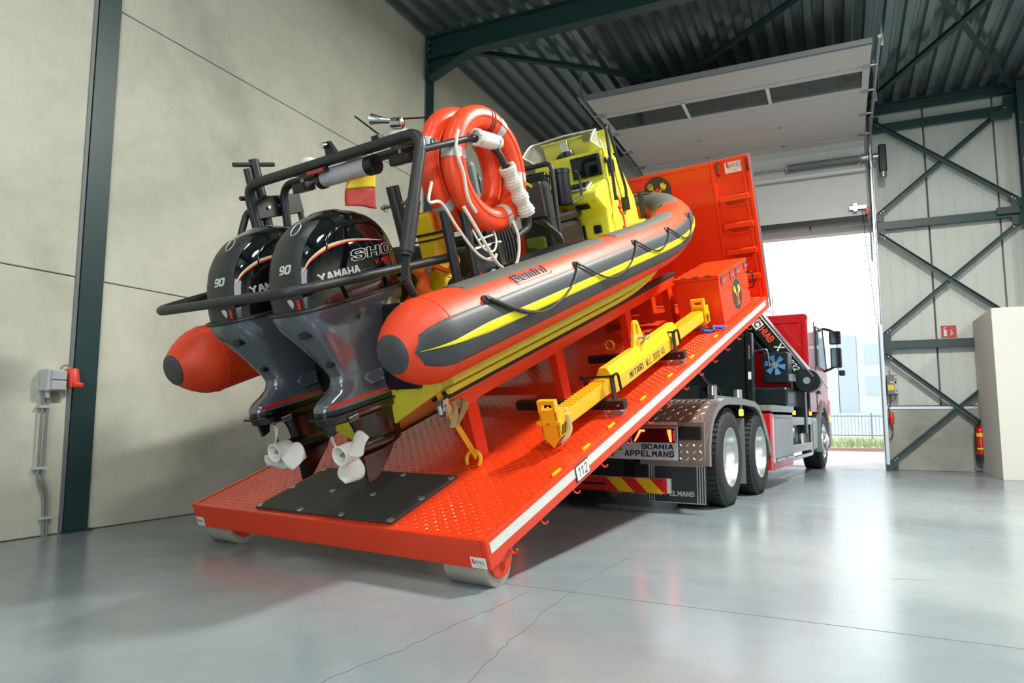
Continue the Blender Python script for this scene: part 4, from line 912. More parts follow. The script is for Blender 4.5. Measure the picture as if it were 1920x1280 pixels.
# yellow line, pointed at both sterns
def yl(u, v):
    t = tt(0.03, -1) + (tt(0.03, 1) - tt(0.03, -1)) * u; w_ = min(1, u / 0.045, (1 - u) / 0.045)
    edge = 0 if 0 < v < 1 else -0.004
    return tsurf(t, R(-2.5 + 13.5 * (v - 0.5) * max(w_, 0.03)), 0.010 + edge)
part('yellow_stripe', MB().grid(yl, 190, 7), 'tube_yellow', TUBE, 40)
for s in (-1, 1):
    for x0, x1 in ((0.48, 2.22), (2.36, 3.75)):
        patch('top_pad', tt(x0, s), tt(x1, s), 60, 112, 0.006, 'tube_pad', 60, 8, 0.05, 0.05)
patch('bow_pad', tt(4.28, -1), tt(4.28, 1), 66, 150, 0.012, 'tube_pad', 40, 12, 0.06, 0.06)
# raised name patch and letters
patch('name_patch', tt(0.86, -1), tt(1.30, -1), 35, 58, 0.003, 'tube_red', 16, 6, 0.1, 0.1)
def nm_fn(u, v, t):
    x = 0.885 + u; th = 40.5 + v * 260
    return tuple(tsurf(tt(x, -1), R(th), 0.0045 + t))
part('lettering', text_mb('Gemini', 0.062, nm_fn, 0.36, 0.004, wt=1.35, nsub=3), 'tube_dark', TUBE)
# grab lines with anchors
RX = [0.55, 1.56, 2.49, 3.17, 3.95]
def anchor(t):
    a = tsurf(t, R(33), 0.004); n_ = (tsurf(t, R(33), 0.1) - a).normalized()
    part('line_anchor', MB().lathe([(0.03, -0.004), (0.028, 0.004), (0.014, 0.012), (0.014, 0.026), (0.0, 0.028)], a, n_, 14), 'black_rubber', TUBE, 40)
for s in (-1, 1):
    if s > 0: continue
    for x in RX: anchor(tt(x, s))
    for x0, x1 in zip(RX[:-1], RX[1:]):
        pts = []
        for k in range(15):
            u = k / 14; pts.append(tsurf(tt(x0 + (x1 - x0) * u, s), R(33 - 46 * (1 - (2 * u - 1) ** 2) * min(1, (x1 - x0) / 0.95)), 0.020))
        part('grab_line', MB().tube(pts, 0.0065, 6), 'black_rubber', TUBE, 40)
        if x0 < 1: part('line_sleeve', MB().tube(pts[:6], 0.013, 8), 'black_rubber', TUBE, 40)
# --- hull
def kz(x): return 0.22 + (0.0 if x < 2.9 else 0.72 * ((x - 2.9) / 2.05) ** 2.2)
def hc(x): 
    if x < 2.9: return 0.80
    return 0.80 * max(0.0, 1 - ((x - 2.9) / 2.08) ** 2.3) ** (1 / 1.9)
def czz(x): return 0.63 + (0 if x < 2.6 else 0.30 * ((x - 2.6) / 2.35) ** 2)
def hull_ring(x):
    c = hc(x); k = kz(x); z = max(czz(x), k + 0.005)
    m = k + (z - k) * 0.78
    return [(x, -c, z + 0.20), (x, -c - 0.03 * min(1, c * 3), z), (x, -c + 0.05 * min(1, c * 3), z - 0.02), (x, -c * 0.55, k + (z - k) * 0.58), (x, 0, k), (x, c * 0.55, k + (z - k) * 0.58), (x, c - 0.05 * min(1, c * 3), z - 0.02), (x, c + 0.03 * min(1, c * 3), z), (x, c, z + 0.20)]
hx = [0.52 + i * 0.12 for i in range(37)] + [4.93]
HULL = part('hull', MB().loft([hull_ring(x) for x in hx]), 'hull_yellow', B, 30)
part('keel_band', MB().tube([(x, 0, kz(x) - 0.004) for x in hx], 0.014, 8), 'black_rubber', HULL, 40)
for s in (-1, 1):
    part('spray_rail', MB().tube([(x, s * (hc(x) * 0.97), czz(x) - 0.045) for x in hx[:32]], 0.018, 6), 'hull_yellow', HULL, 40)
part('motor_board', MB().box(0.47, 0.50, -0.62, 0.62, 0.62, 1.12), 'black_paint', B, bevel=0.01)
part('transom', MB().prism([(-0.74, 0.60), (0, 0.24), (0.74, 0.60), (0.76, 1.0), (0.5, 1.06), (-0.5, 1.06), (-0.76, 1.0)], lambda a, b, t: (t, a, b), 0.50, 0.56), 'hull_yellow', B, bevel=0.008)
part('inner_deck', MB().prism([(0.56, -0.80), (3.2, -0.80), (4.2, -0.62), (4.75, -0.2), (4.75, 0.2), (4.2, 0.62), (3.2, 0.80), (0.56, 0.80)], lambda a, b, t: (a, b, t), 0.86, 0.90), 'hull_yellow', B)
part('stern_deck', MB().box(0.52, 0.95, -0.74, 0.74, 0.90, 1.02), 'hull_yellow', B, bevel=0.02)
part('bow_locker', MB().prism([(4.1, -0.52), (4.52, -0.42), (4.80, -0.18), (4.80, 0.18), (4.52, 0.42), (4.1, 0.52)], lambda a, b, t: (a, b, t), 0.90, 1.11), 'hull_yellow', B, bevel=0.02)
part('bow_post', MB().tube([(4.50, -0.38, 1.10), (4.50, -0.38, 1.385)], 0.028, 14).tube([(4.50, -0.49, 1.345), (4.50, -0.27, 1.345)], 0.009, 8), 'frame_black', B, 40)
# --- console
CON = part('console', MB().prism([(4.42, 0.90), (4.36, 1.35), (4.12, 1.74), (3.96, 1.85), (3.79, 1.85), (3.81, 1.585), (3.56, 1.485), (3.53, 1.42), (3.70, 1.28), (3.68, 0.90)], lambda a, b, t: (a, t, b), -0.38, 0.38), 'hull_yellow', B, bevel=0.03, seg=3)
part('chart_screen', MB().box(3.772, 3.80, -0.335, -0.055, 1.635, 1.805), 'screen_black', CON, bevel=0.006)
part('screen_bezel', MB().box(3.78, 3.80, -0.35, -0.04, 1.62, 1.82), 'black_paint', CON, bevel=0.006)
sw = part('switch_panel', MB().prism([(3.60, 1.512), (3.74, 1.568), (3.735, 1.582), (3.595, 1.526)], lambda a, b, t: (a, t, b), -0.26, -0.02), 'grey_plastic', CON)
for k in range(6): part('switch', MB().prism([(3.615, 1.533), (3.70, 1.567), (3.69, 1.585), (3.61, 1.552)], lambda a, b, t: (a, t, b), -0.245 + k * 0.037, -0.225 + k * 0.037), 'black_paint', sw)
part('hatch', MB().box(3.668, 3.69, -0.13, 0.26, 0.95, 1.19), 'vinyl_black', CON, bevel=0.02)
part('speaker', MB().box(3.664, 3.69, -0.30, -0.215, 1.09, 1.17), 'black_paint', CON, bevel=0.015)
part('vent', MB().prism([(3.565, 1.385), (3.61, 1.345), (3.60, 1.335), (3.552, 1.375)], lambda a, b, t: (a, t, b), -0.26, -0.13), 'black_paint', CON)
part('badge', MB().prism([(3.575, 1.378), (3.615, 1.343), (3.61, 1.338), (3.568, 1.372)], lambda a, b, t: (a, t, b), -0.03, 0.03), 'emblem_red', CON)
part('compass', MB().lathe([(0.06, 0), (0.062, 0.03), (0.05, 0.06), (0.0, 0.075)], (3.88, 0.02, 1.85), (0, 0, 1), 18), 'black_paint', CON, 40)
part('radio_mount', MB().box(3.83, 3.86, -0.02, 0.06, 1.90, 2.0).tube([(3.85, 0.02, 1.85), (3.84, 0.02, 1.92)], 0.012, 8), 'chrome', CON, bevel=0.006)
part('speaker', MB().lathe([(0.07, 0), (0.07, 0.012), (0.05, 0.016)], (4.02, 0.16, 1.86), (-0.7, 0, 0.7), 20), 'black_paint', CON, 40)
part('camera_mount', MB().box(4.0, 4.06, -0.17, -0.10, 1.96, 2.04).box(3.98, 4.05, -0.21, -0.07, 2.0, 2.015), 'black_paint', CON)
# windscreen
def ws(u, v):
    a = (u - 0.5) * 2
    y = 0.44 * a if abs(a) < 0.80 else 0.352 * (1 if a > 0 else -1) + 0.10 * (a - 0.8 * (1 if a > 0 else -1))
    xo = 0.0 if abs(a) < 0.78 else 0.20 * (abs(a) - 0.78) / 0.22
    zt = 2.05 - 0.02 * abs(a) - (0.10 * max(0, (abs(a) - 0.8) / 0.2) ** 1.5)
    x = 4.06 - xo - 0.24 * v
    return (x, y, 1.84 + (zt - 1.84) * v)
part('screen_hood', MB().prism([(4.12, 1.80), (4.16, 1.80), (4.10, 2.02), (4.04, 2.035), (4.03, 2.02), (4.08, 2.0)], lambda a, b, t: (a, t, b), -0.36, 0.40), 'hull_yellow', B, bevel=0.01)
WS = part('windscreen', MB().grid(ws, 41, 6), 'perspex', B, 60)
part('screen_edge', MB().tube([ws(i / 40, 1) for i in range(41)], 0.008, 6), 'perspex_edge', WS, 40)
part('screen_edge', MB().tube([ws(1, i / 8) for i in range(9)], 0.006, 6), 'perspex_edge', WS, 40)
part('screen_edge', MB().tube([ws(0, i / 8) for i in range(9)], 0.006, 6), 'perspex_edge', WS, 40)
fr = part('console_rail', MB().tube(fillet([(3.83, -0.42, 1.36), (3.84, -0.43, 1.70), (3.86, -0.43, 2.04), (3.93, -0.42, 2.06), (4.0, -0.40, 2.0)], 0.05), 0.016, 10), 'frame_black', B, 40)
part('stay', MB().tube(fillet([(4.07, -0.42, 1.36), (4.07, -0.43, 1.44), (3.93, -0.43, 2.0), (3.86, -0.43, 2.045)], 0.05), 0.015, 10), 'frame_black', fr, 40)
part('clamp', MB().lathe([(0.03, 0), (0.03, 0.02), (0.015, 0.03)], (3.80, -0.40, 1.74), (0, -1, 0), 12).box(3.87, 3.93, -0.42, -0.38, 1.62, 1.74), 'black_paint', fr, 40)
part('foot', MB().box(4.03, 4.11, -0.425, -0.38, 1.24, 1.37), 'black_paint', fr)
# steering wheel
stw = part('steering_wheel', MB().tube([(3.50 + 0.06 * math.sin(R(a)), 0.08 + 0.16 * math.cos(R(a)), 1.56 + 0.15 * math.sin(R(a))) for a in range(0, 360, 15)], 0.013, 8, closed=True), 'black_paint', B, 40)
part('hub', MB().tube([(3.50, 0.08, 1.56), (3.70, 0.08, 1.53)], 0.03, 10).tube([(3.44, 0.08, 1.42), (3.56, 0.08, 1.70)], 0.01, 6).tube([(3.5, -0.07, 1.56), (3.5, 0.23, 1.56)], 0.01, 6), 'black_paint', stw, 40)
# --- jockey seats
for k, (x, y) in enumerate(((3.24, -0.02), (2.30, 0.10))):
    s_ = part('jockey_seat', MB().box(x - 0.25, x + 0.32, y - 0.16, y + 0.16, 0.90, 1.28), 'vinyl_black', B, bevel=0.05, seg=3)
    part('cushion', MB().box(x - 0.24, x + 0.33, y - 0.17, y + 0.17, 1.28, 1.36), 'vinyl_black', s_, bevel=0.03, seg=3)
    part('back_frame', MB().tube(fillet([(x - 0.20, y + 0.17, 0.95), (x - 0.08, y + 0.17, 1.80), (x - 0.08, y - 0.17, 1.80), (x - 0.20, y - 0.17, 0.95)], 0.07), 0.022, 10), 'frame_black', s_, 40)
    part('backrest', MB().box(x - 0.17, x - 0.10, y - 0.13, y + 0.13, 1.40, 1.74), 'vinyl_black', s_, bevel=0.025, seg=3)
# black cushion bench along the right tube
bn = part('side_bench', MB().box(1.62, 2.62, -0.74, -0.40, 0.90, 1.085), 'vinyl_black', B, bevel=0.02)
part('cushion', MB().box(1.60, 2.64, -0.76, -0.38, 1.085, 1.135), 'vinyl_black', bn, bevel=0.02, seg=3)
# --- targa arch (two hoops), masts, rail
AR = part('arch', MB().tube(fillet([(0.42, -0.79, 1.37), (0.77, -0.80, 2.0), (0.77, 0.80, 2.0), (0.77, 0.81, 1.62), (0.60, 0.80, 1.22)], 0.12, 8), 0.033, 14), 'frame_black', B, 40)
part('front_hoop', MB().tube(fillet([(0.98, -0.79, 1.05), (1.03, -0.76, 1.97), (1.03, 0.76, 1.97), (0.92, 0.80, 1.05)], 0.12, 8), 0.028, 14), 'frame_black', AR, 40)
for y in (-0.62, -0.15, 0.32): part('cross_plate', MB().box(0.78, 1.02, y - 0.07, y + 0.07, 1.975, 1.985), 'frame_black', AR)
part('leg_sleeve', MB().tube([(0.43, -0.79, 1.385), (0.57, -0.795, 1.64)], 0.040, 14), 'frame_black', AR, 40)
for s in (-1,): part('leg_bracket', MB().bar((0.43, s * 0.79, 1.38), (0.37, s * 0.79, 1.25), 0.012, 0.05, up=(0, 1, 0)), 'frame_black', AR)
for s in (-1, 1): part('leg_foot', MB().tube([(0.37 if s < 0 else 0.60, s * 0.79, 1.26), (0.50, s * 0.78, 1.0)], 0.022, 10), 'frame_black', AR, 40)
part('stern_rail', MB().tube(fillet([(0.93, -0.70, 1.29), (0.6, -0.63, 1.30), (-0.21, -0.60, 1.33), (-0.22, 0.61, 1.34), (0.20, 0.60, 1.36), (0.9, 0.66, 1.33)], 0.16, 8), 0.026, 14), 'frame_black', B, 40)
part('rail_post', MB().tube([(0.88, -0.72, 0.95), (0.885, -0.73, 1.56)], 0.030, 12), 'frame_black', B, 40)
part('rail_post', MB().tube([(1.42, -0.66, 0.95), (1.42, -0.66, 1.30)], 0.026, 12), 'frame_black', B, 40)
part('rail_post', MB().tube([(0.9, 0.66, 0.95), (0.9, 0.66, 1.34)], 0.026, 12), 'frame_black', B, 40)
tp = part('tow_post', MB().tube([(1.02, -0.28, 0.95), (1.0, -0.28, 1.775)], 0.042, 14), 'frame_black', B, 40)
part('cross_pin', MB().tube([(0.98, -0.17, 1.66), (1.03, -0.44, 1.66)], 0.013, 8), 'galv', tp, 40)
part('pin_ring', MB().tube(arc((0.985, -0.20, 1.655), 0.024, 0, 340, 12, 'xz'), 0.004, 5), 'galv', tp, 40)
# left equipment stand
ls_ = part('equipment_stand', MB().tube([(0.86, 0.85, 1.0), (0.92, 0.85, 2.18)], 0.034, 12).tube([(0.85, 0.85, 2.12), (0.80, 0.85, 1.0)], 0.028, 10), 'frame_black', B, 40)
part('mast_bar', MB().tube([(0.75, 0.85, 2.155), (1.08, 0.85, 2.135)], 0.016, 8), 'frame_black', ls_, 40)
part('mast_bar', MB().tube([(0.74, 0.86, 1.93), (1.1, 0.86, 1.90)], 0.016, 8), 'frame_black', ls_, 40)
part('stand_plate', MB().box(0.80, 1.20, 0.80, 0.812, 1.77, 1.915), 'black_paint', ls_, bevel=0.02)
part('stand_leg', MB().tube(fillet([(0.70, 0.88, 1.0), (0.66, 0.88, 1.66), (0.78, 0.88, 1.84), (0.9, 0.88, 1.84)], 0.06), 0.024, 10), 'frame_black', ls_, 40)
part('stand_leg', MB().tube([(1.16, 0.80, 1.78), (1.20, 0.80, 1.0)], 0.022, 10), 'frame_black', ls_, 40)
for x in (0.90, 1.0): part('bolt', MB().lathe([(0.012, 0), (0.012, 0.012)], (x, 0.80, 1.84), (0, -1, 0), 8), 'galv', ls_)
part('arm_bracket', MB().box(0.19, 0.23, 0.585, 0.61, 1.36, 1.46), 'frame_black', B)
# rings arm on the right of the arch
ra = part('ring_arm', MB().tube([(0.70, -0.81, 1.90), (1.10, -0.87, 1.935), (1.22, -0.88, 1.92)], 0.020, 10), 'frame_black', B, 40)
part('eye', MB().tube(arc((0.80, -0.83, 1.935), 0.018, 0, 340, 12, 'xz'), 0.005, 6), 'frame_black', ra, 40)
part('hook_arm', MB().tube(fillet([(1.20, -0.88, 1.92), (1.33, -0.89, 1.84), (1.47, -0.90, 1.47), (1.50, -0.90, 1.36), (1.36, -0.88, 1.32)], 0.08), 0.022, 10), 'frame_black', ra, 40)

# --- things on the boat
def lamp(lb, x, y, z, w_=0.13):
    t = thing('flood_light', lb, 'light', MC, (x, y, z))
    part('body', MB().box(x - 0.05, x + 0.03, y - w_ / 2, y + w_ / 2, z - 0.03, z + 0.03), 'black_paint', t, bevel=0.008)
    part('lens', MB().box(x - 0.053, x - 0.049, y - w_ / 2 + 0.012, y + w_ / 2 - 0.012, z - 0.02, z + 0.02), 'screen_black', t)
    part('bracket', MB().tube([(x - 0.01, y, z + 0.03), (x + 0.0, y, z + 0.075)], 0.010, 8), 'galv', t, 40)
    fin = part('fin', MB().box(x + 0.03, x + 0.045, y - w_ / 2 + 0.01, y - w_ / 2 + 0.016, z - 0.025, z + 0.025), 'black_paint', t)
    for k in range(1, 7): again(fin, t, (0, k * 0.017, 0))
lamp('small black flood light under the left end of the boat arch', 0.83, 0.31, 1.895)
lamp('small black flood light under the arch next to the life rings', 0.83, -0.56, 1.895)
t = thing('document_tube', 'clear cylinder with black caps strapped under the boat arch', 'tube', MC, (0.72, -0.14, 1.9))
part('barrel', MB().lathe([(0.052, 0), (0.052, 0.42)], (0.80, 0.07, 1.905), (0, -1, 0), 20), 'tube_clear', t, 40)
part('cap', MB().lathe([(0.058, 0), (0.058, 0.06), (0.05, 0.065)], (0.80, -0.32, 1.905), (0, -1, 0), 20), 'black_paint', t, 40)
part('cap', MB().lathe([(0.058, 0), (0.058, 0.035), (0.05, 0.04)], (0.80, 0.075, 1.905), (0, 1, 0), 20), 'black_paint', t, 40)
t = thing('name_plate_lamp', 'small red and white plate lamp below the middle of the arch', 'lamp', MC, (0.76, 0.05, 1.95))
part('case', MB().box(0.72, 0.76, -0.03, 0.15, 1.938, 1.968), 'black_paint', t, bevel=0.006)
part('lens', MB().box(0.716, 0.721, -0.02, 0.13, 1.942, 1.964), 'flag_red', t)
for lb, y, r_ in (('white dome antenna on the left of the boat arch', 0.32, 0.055), ('larger white dome antenna on the right of the boat arch', -0.50, 0.065)):
    t = thing('dome_antenna', lb, 'antenna', MC, (0.92, y, 1.99))
    part('dome', MB().lathe([(r_, 0), (r_, 0.05), (r_ * 0.9, 0.075), (r_ * 0.5, 0.09), (0, 0.094)], (0.92, y, 1.99), (0, 0, 1), 20), 'white_paint', t, 40)
    part('base', MB().lathe([(r_ * 1.05, -0.02), (r_ * 1.05, 0.012)], (0.92, y, 1.99), (0, 0, 1), 20), 'mid_grey', t, 40)
t = thing('signal_horn', 'chrome signal horn lying on top of the boat arch', 'horn', MC, (0.88, -0.42, 2.07))
part('trumpet', MB().lathe([(0.014, 0), (0.016, 0.06), (0.03, 0.14), (0.034, 0.15)], (0.88, -0.52, 2.115), (-0.2, 0.9, 0.3), 16), 'chrome', t, 40)
part('driver', MB().lathe([(0.03, 0), (0.033, 0.02), (0.03, 0.07), (0.01, 0.08)], (0.88, -0.50, 2.11), (0.2, -0.9, -0.2), 16), 'chrome', t, 40)
part('stand', MB().box(0.85, 0.90, -0.40, -0.34, 1.985, 2.07), 'black_paint', t)
t = thing('whip_antenna', 'thin folded whip antenna on the boat arch above the horn', 'antenna', MC, (0.9, -0.45, 2.05))
part('whip', MB().tube([(0.95, -0.42, 1.99), (0.80, -0.30, 2.20)], 0.006, 6).tube([(0.86, -0.56, 2.12), (1.25, -0.70, 2.10)], 0.006, 6), 'black_paint', t, 40)
t = thing('arch_camera', 'small black bracket camera on top of the arch centre', 'camera', MC, (0.85, 0.0, 2.03))
part('bracket', MB().prism([(-0.05, 2.03), (0.05, 2.03), (0.0, 2.12), (-0.04, 2.12)], lambda a, b, q: (0.83 + q, -a, b), 0, 0.03), 'black_paint', t)
part('lens', MB().lathe([(0.02, 0), (0.02, 0.03)], (0.82, 0.02, 2.10), (-1, 0, 0), 12), 'chrome', t, 40)
t = thing('pennant', 'small yellow and red flag hanging below the boat arch', 'flag', MC, (0.87, -0.1, 1.68))
FA, FB, FC, FD = Vector((0.86, -0.08, 1.90)), Vector((1.03, -0.12, 1.905)), Vector((1.025, -0.10, 1.665)), Vector((0.75, -0.10, 1.715))
def flag(u, v):
    p = (FA * (1 - u) + FB * u) * (1 - v) + (FD * (1 - u) + FC * u) * v
    return p + Vector((0, 0.018 * math.sin(u * 5 + v * 3), 0))
part('yellow_cloth', MB().grid(lambda u, v: flag(u, v * 0.46), 10, 8), 'flag_yellow', t, 60)
part('red_cloth', MB().grid(lambda u, v: flag(u, 0.46 + v * 0.54), 10, 8), 'flag_red', t, 60)
for o_ in t.children:
    m_ = o_.modifiers.new('thick', 'SOLIDIFY'); m_.thickness = 0.003
# life rings
for q, (cy, lb) in enumerate(((-0.80, 'front orange life ring with white grab rope'), (-0.665, 'orange life ring hanging just behind the front one'))):
    cx, cz = (1.29, 1.755) if q == 0 else (1.235, 1.775)
    t = thing('life_ring', lb + ' on the boat arch', 'life ring', MC, (cx, cy, cz - 0.385), 'orange life rings on the arch')
    def rs_(u, v, off=0.0):
        a = u * 2 * math.pi; b = v * 2 * math.pi
        d = 1 - 0.10 * sum(math.exp(-((math.sin((a - R(g_)) / 2)) ** 2) / 0.006) for g_ in (45, 135, 225, 315)) * (1 if math.cos(b) > 0.2 else 0)
        rr = 0.310 + (0.074 * math.cos(b) * d + (off if math.cos(b) > -2 else 0) * math.cos(b)); w_ = (0.064 + off) * (abs(math.sin(b)) ** 0.8) * (1 if math.sin(b) > 0 else -1)
        return (cx + rr * math.cos(a), cy + w_, cz + rr * math.sin(a))
    body = part('ring_body', MB().grid(rs_, 96, 20, True, True), 'ring_orange', t, 50)
    part('mould_seam', MB().tube([(cx + 0.306 * math.cos(R(a)), cy - 0.0655, cz + 0.306 * math.sin(R(a))) for a in range(0, 360, 6)], 0.004, 4, closed=True), 'ring_orange', body, 40)
    for g_ in ((50, 160, 283, 345) if q == 0 else (150, 215)):
        part('reflective_band', MB().grid(lambda u, v: rs_((g_ + (u - 0.5) * 10) / 360, v, 0.002), 5, 20, False, True), 'reflex_tape', t, 50)
    if q == 0:
        part('tie', MB().grid(lambda u, v: rs_((66 + u * 2.0) / 360, v, 0.004), 3, 16, False, True).grid(lambda u, v: rs_((71 + u * 2.0) / 360, v, 0.004), 3, 16, False, True), 'black_rubber', t, 50)
    if q == 0:
        for a0, a1 in ((140, 222),):
            pts = []
            for k in range(12):
                u = k / 11; a = R(a0 + (a1 - a0) * u); rr = 0.385 - 0.03 * math.sin(u * math.pi) * 0
                pts.append((cx + (0.36 + 0.02 * math.sin(u * 9)) * math.cos(a), cy - 0.058 - 0.02 * math.sin(u * math.pi), cz + (0.36 - 0.05 * math.sin(u * math.pi)) * math.sin(a)))
            part('grab_rope', MB().tube(pts, 0.010, 8), 'rope_white', t, 40)
# ropes
t = thing('rope_coil', 'thick coil of white rope wound on the black arm before the life rings', 'rope', MC, (1.4, -0.9, 1.6))
pa, pb = Vector((1.365, -0.90, 1.75)), Vector((1.485, -0.905, 1.44))
dd, s1, u1 = basis(pb - pa)
part('winding', MB().tube([pa + (pb - pa) * (k / 168) + (s1 * math.cos(k * 0.75) + u1 * math.sin(k * 0.75)) * (0.042 + 0.006 * math.sin(k * 0.13)) for k in range(169)], 0.0115, 6), 'rope_white', t, 50)
pa2, pb2 = Vector((1.12, -0.89, 1.935)), Vector((1.31, -0.89, 1.895))
dd, s2, u2 = basis(pb2 - pa2)
part('float', MB().lathe([(0.035, 0), (0.048, 0.01), (0.048, 0.15), (0.035, 0.16)], pa2 + (pb2 - pa2) * 0.15, pb2 - pa2, 18), 'white_paint', t, 40)
part('knot', MB().tube([pa2 + (s2 * math.cos(k * 0.8) + u2 * math.sin(k * 0.8)) * 0.045 + dd * 0.001 * k for k in range(24)], 0.009, 6).tube([pb2 + (s2 * math.cos(k * 0.8) + u2 * math.sin(k * 0.8)) * 0.04 + dd * 0.0015 * k for k in range(20)], 0.009, 6), 'rope_white', t, 50)
t = thing('hanging_line', 'white line hanging in a long loop below the life rings', 'rope', MC, (1.2, -0.9, 1.2))
def spline(P, n=10):
    P = [Vector(p) for p in P]; P = [P[0] * 2 - P[1]] + P + [P[-1] * 2 - P[-2]]; o = []
    for i in range(1, len(P) - 2):
        for k in range(n):
            u = k / n; a, b, c, d = P[i - 1:i + 3]
            o.append(0.5 * ((2 * b) + (c - a) * u + (2 * a - 5 * b + 4 * c - d) * u * u + (3 * b - a - 3 * c + d) * u ** 3))
    o.append(P[-2]); return o
part('line', MB().tube(spline([(0.70, -0.84, 1.72), (0.62, -0.86, 1.62), (0.72, -0.86, 1.60), (0.80, -0.87, 1.45), (0.92, -0.88, 1.28), (1.05, -0.88, 1.22), (1.10, -0.88, 1.25)]), 0.009, 6), 'rope_white', t, 50)
part('line', MB().tube(spline([(0.88, -0.88, 1.56), (0.93, -0.89, 1.45), (1.0, -0.90, 1.30), (1.06, -0.90, 1.20), (1.14, -0.90, 1.145), (1.24, -0.90, 1.15), (1.31, -0.90, 1.22), (1.34, -0.90, 1.32), (1.33, -0.89, 1.42)]), 0.010, 6), 'rope_white', t, 50)
part('line', MB().tube(spline([(1.02, -0.8, 1.42), (1.04, -0.84, 1.30), (1.12, -0.85, 1.27), (1.2, -0.83, 1.33), (1.22, -0.80, 1.42)]), 0.007, 6), 'rope_white', t, 50)
part('line', MB().tube(spline([(1.12, -0.72, 1.90), (1.14, -0.72, 1.70), (1.22, -0.70, 1.58), (1.34, -0.70, 1.55)]), 0.006, 6), 'rope_orange', t, 50)
# rescue board, bags, masks
t = thing('rescue_board', 'tall yellow rescue board with orange straps standing behind the right outboard', 'rescue board', MC, (1.1, -0.38, 1.02))
bd = part('board', MB().box(1.06, 1.20, -0.47, -0.32, 1.03, 1.575), 'board_yellow', t, bevel=0.025, seg=3)
part('strap', MB().tube(spline([(1.02, -0.42, 1.22), (0.98, -0.50, 1.24), (1.05, -0.54, 1.20), (1.20, -0.50, 1.24), (1.22, -0.46, 1.32)]), 0.016, 6), 'strap_orange', t, 50)
part('strap', MB().box(1.085, 1.125, -0.475, -0.315, 1.46, 1.582), 'strap_orange', t)
part('lashing', MB().box(1.05, 1.21, -0.478, -0.312, 1.435, 1.45).box(1.05, 1.21, -0.478, -0.312, 1.40, 1.41), 'black_rubber', t)
part('lettering', text_mb('DIVE RUBO', 0.05, lambda u, v, q: (1.16 - v, -0.4705 - q, 1.07 + u), 0.32, 0.004), 'board_yellow', t)
t = thing('life_vest', 'bright orange life vest stuffed beside the right outboard cowling', 'vest', MC, (0.88, -0.52, 1.1))
part('vest', MB().grid(lambda u, v: (0.80 + 0.04 * math.cos(v * 6.28) + 0.03 * u + 0.01 * math.sin(u * 14), -0.52 + 0.05 * math.sin(v * 6.28) * (1 + 0.2 * math.sin(u * 9)), 1.06 + 0.24 * u), 16, 16, False, True), 'strap_orange', t, 60)
part('buckle', MB().box(0.79, 0.83, -0.59, -0.575, 1.22, 1.26), 'mid_grey', t, bevel=0.005)
t = thing('battery_box', 'dark grey equipment box between the stern posts', 'box', MC, (1.55, -0.3, 0.9))
part('box', MB().box(1.36, 1.72, -0.52, -0.10, 0.90, 1.30), 'vinyl_black', t, bevel=0.02)
part('handle_bar', MB().tube([(1.40, -0.54, 1.335), (1.58, -0.54, 1.345)], 0.008, 8), 'grey_plastic', t, 40)
part('hook', MB().tube([(1.44, -0.53, 1.20), (1.54, -0.53, 1.20)], 0.006, 6), 'chrome', t, 40)
t = thing('diving_masks', 'pile of black diving masks with red and green straps at the stern', 'mask', MC, (1.08, -0.62, 1.02))
for (x, y, z, r_) in ((1.0, -0.62, 1.09, 0.065), (1.20, -0.62, 1.10, 0.06)):
    part('mask_frame', MB().lathe([(r_, 0), (r_ * 1.08, 0.02), (r_ * 1.02, 0.07), (r_ * 0.7, 0.10), (0, 0.105)], (x, y - 0.05, z), (0, 1, 0.2), 18), 'black_rubber', t, 40)
part('red_strap', MB().tube(spline([(0.97, -0.68, 1.14), (0.95, -0.70, 1.09), (0.97, -0.69, 1.05)]), 0.014, 6).tube(spline([(1.12, -0.70, 1.16), (1.17, -0.70, 1.10), (1.13, -0.70, 1.06), (1.22, -0.68, 1.05)]), 0.015, 6), 'red_plastic', t, 50)
part('green_strap', MB().tube(spline([(1.16, -0.70, 1.08), (1.24, -0.70, 1.12), (1.32, -0.68, 1.13), (1.26, -0.69, 1.07)]), 0.013, 6), 'green_line', t, 50)
t = thing('kit_bag', 'black kit bag with a clear pocket strapped to the helm seat', 'bag', MC, (3.080, -0.05, 1.1))
part('bag', MB().box(2.960, 3.100, -0.19, 0.13, 0.98, 1.66), 'fabric_black', t, bevel=0.05, seg=3)
part('clear_pocket', MB().box(2.930, 2.965, -0.17, 0.09, 1.36, 1.66), 'plastic_clear', t, bevel=0.012)
part('yellow_tag', MB().prism([(-0.10, 1.64), (-0.01, 1.70), (0.0, 1.685), (-0.09, 1.62)], lambda a, b, q: (2.925 + q, a, b), 0, 0.006), 'emblem_yellow', t)
part('reflective_strap', MB().box(2.940, 2.960, 0.10, 0.125, 1.48, 1.66), 'reflex_tape', t)
part('mesh_pocket', MB().box(2.920, 2.970, -0.12, 0.08, 1.02, 1.20), 'weed_green', t, bevel=0.02)
for k in range(5):
    part('hose', MB().tube(spline([(2.940, -0.12 + 0.02 * k, 1.34), (2.900, -0.20 - 0.02 * k, 1.28 - 0.02 * k), (2.920, -0.24 - 0.012 * k, 1.12 - 0.02 * k), (2.940, -0.15, 1.02 + 0.015 * k), (2.920, -0.02 + 0.02 * k, 1.10)]), 0.014, 6), 'black_rubber', t, 50)
t = thing('gas_cylinder', 'black drum-shaped pack fixed between helm seat and console', 'pack', MC, (3.360, -0.12, 1.4))
part('drum', MB().lathe([(0.085, 0), (0.088, 0.01), (0.088, 0.27), (0.095, 0.275), (0.095, 0.31), (0.08, 0.32)], (3.340, -0.13, 1.42), (0.12, 0, 1), 24), 'vinyl_black', t, 40)
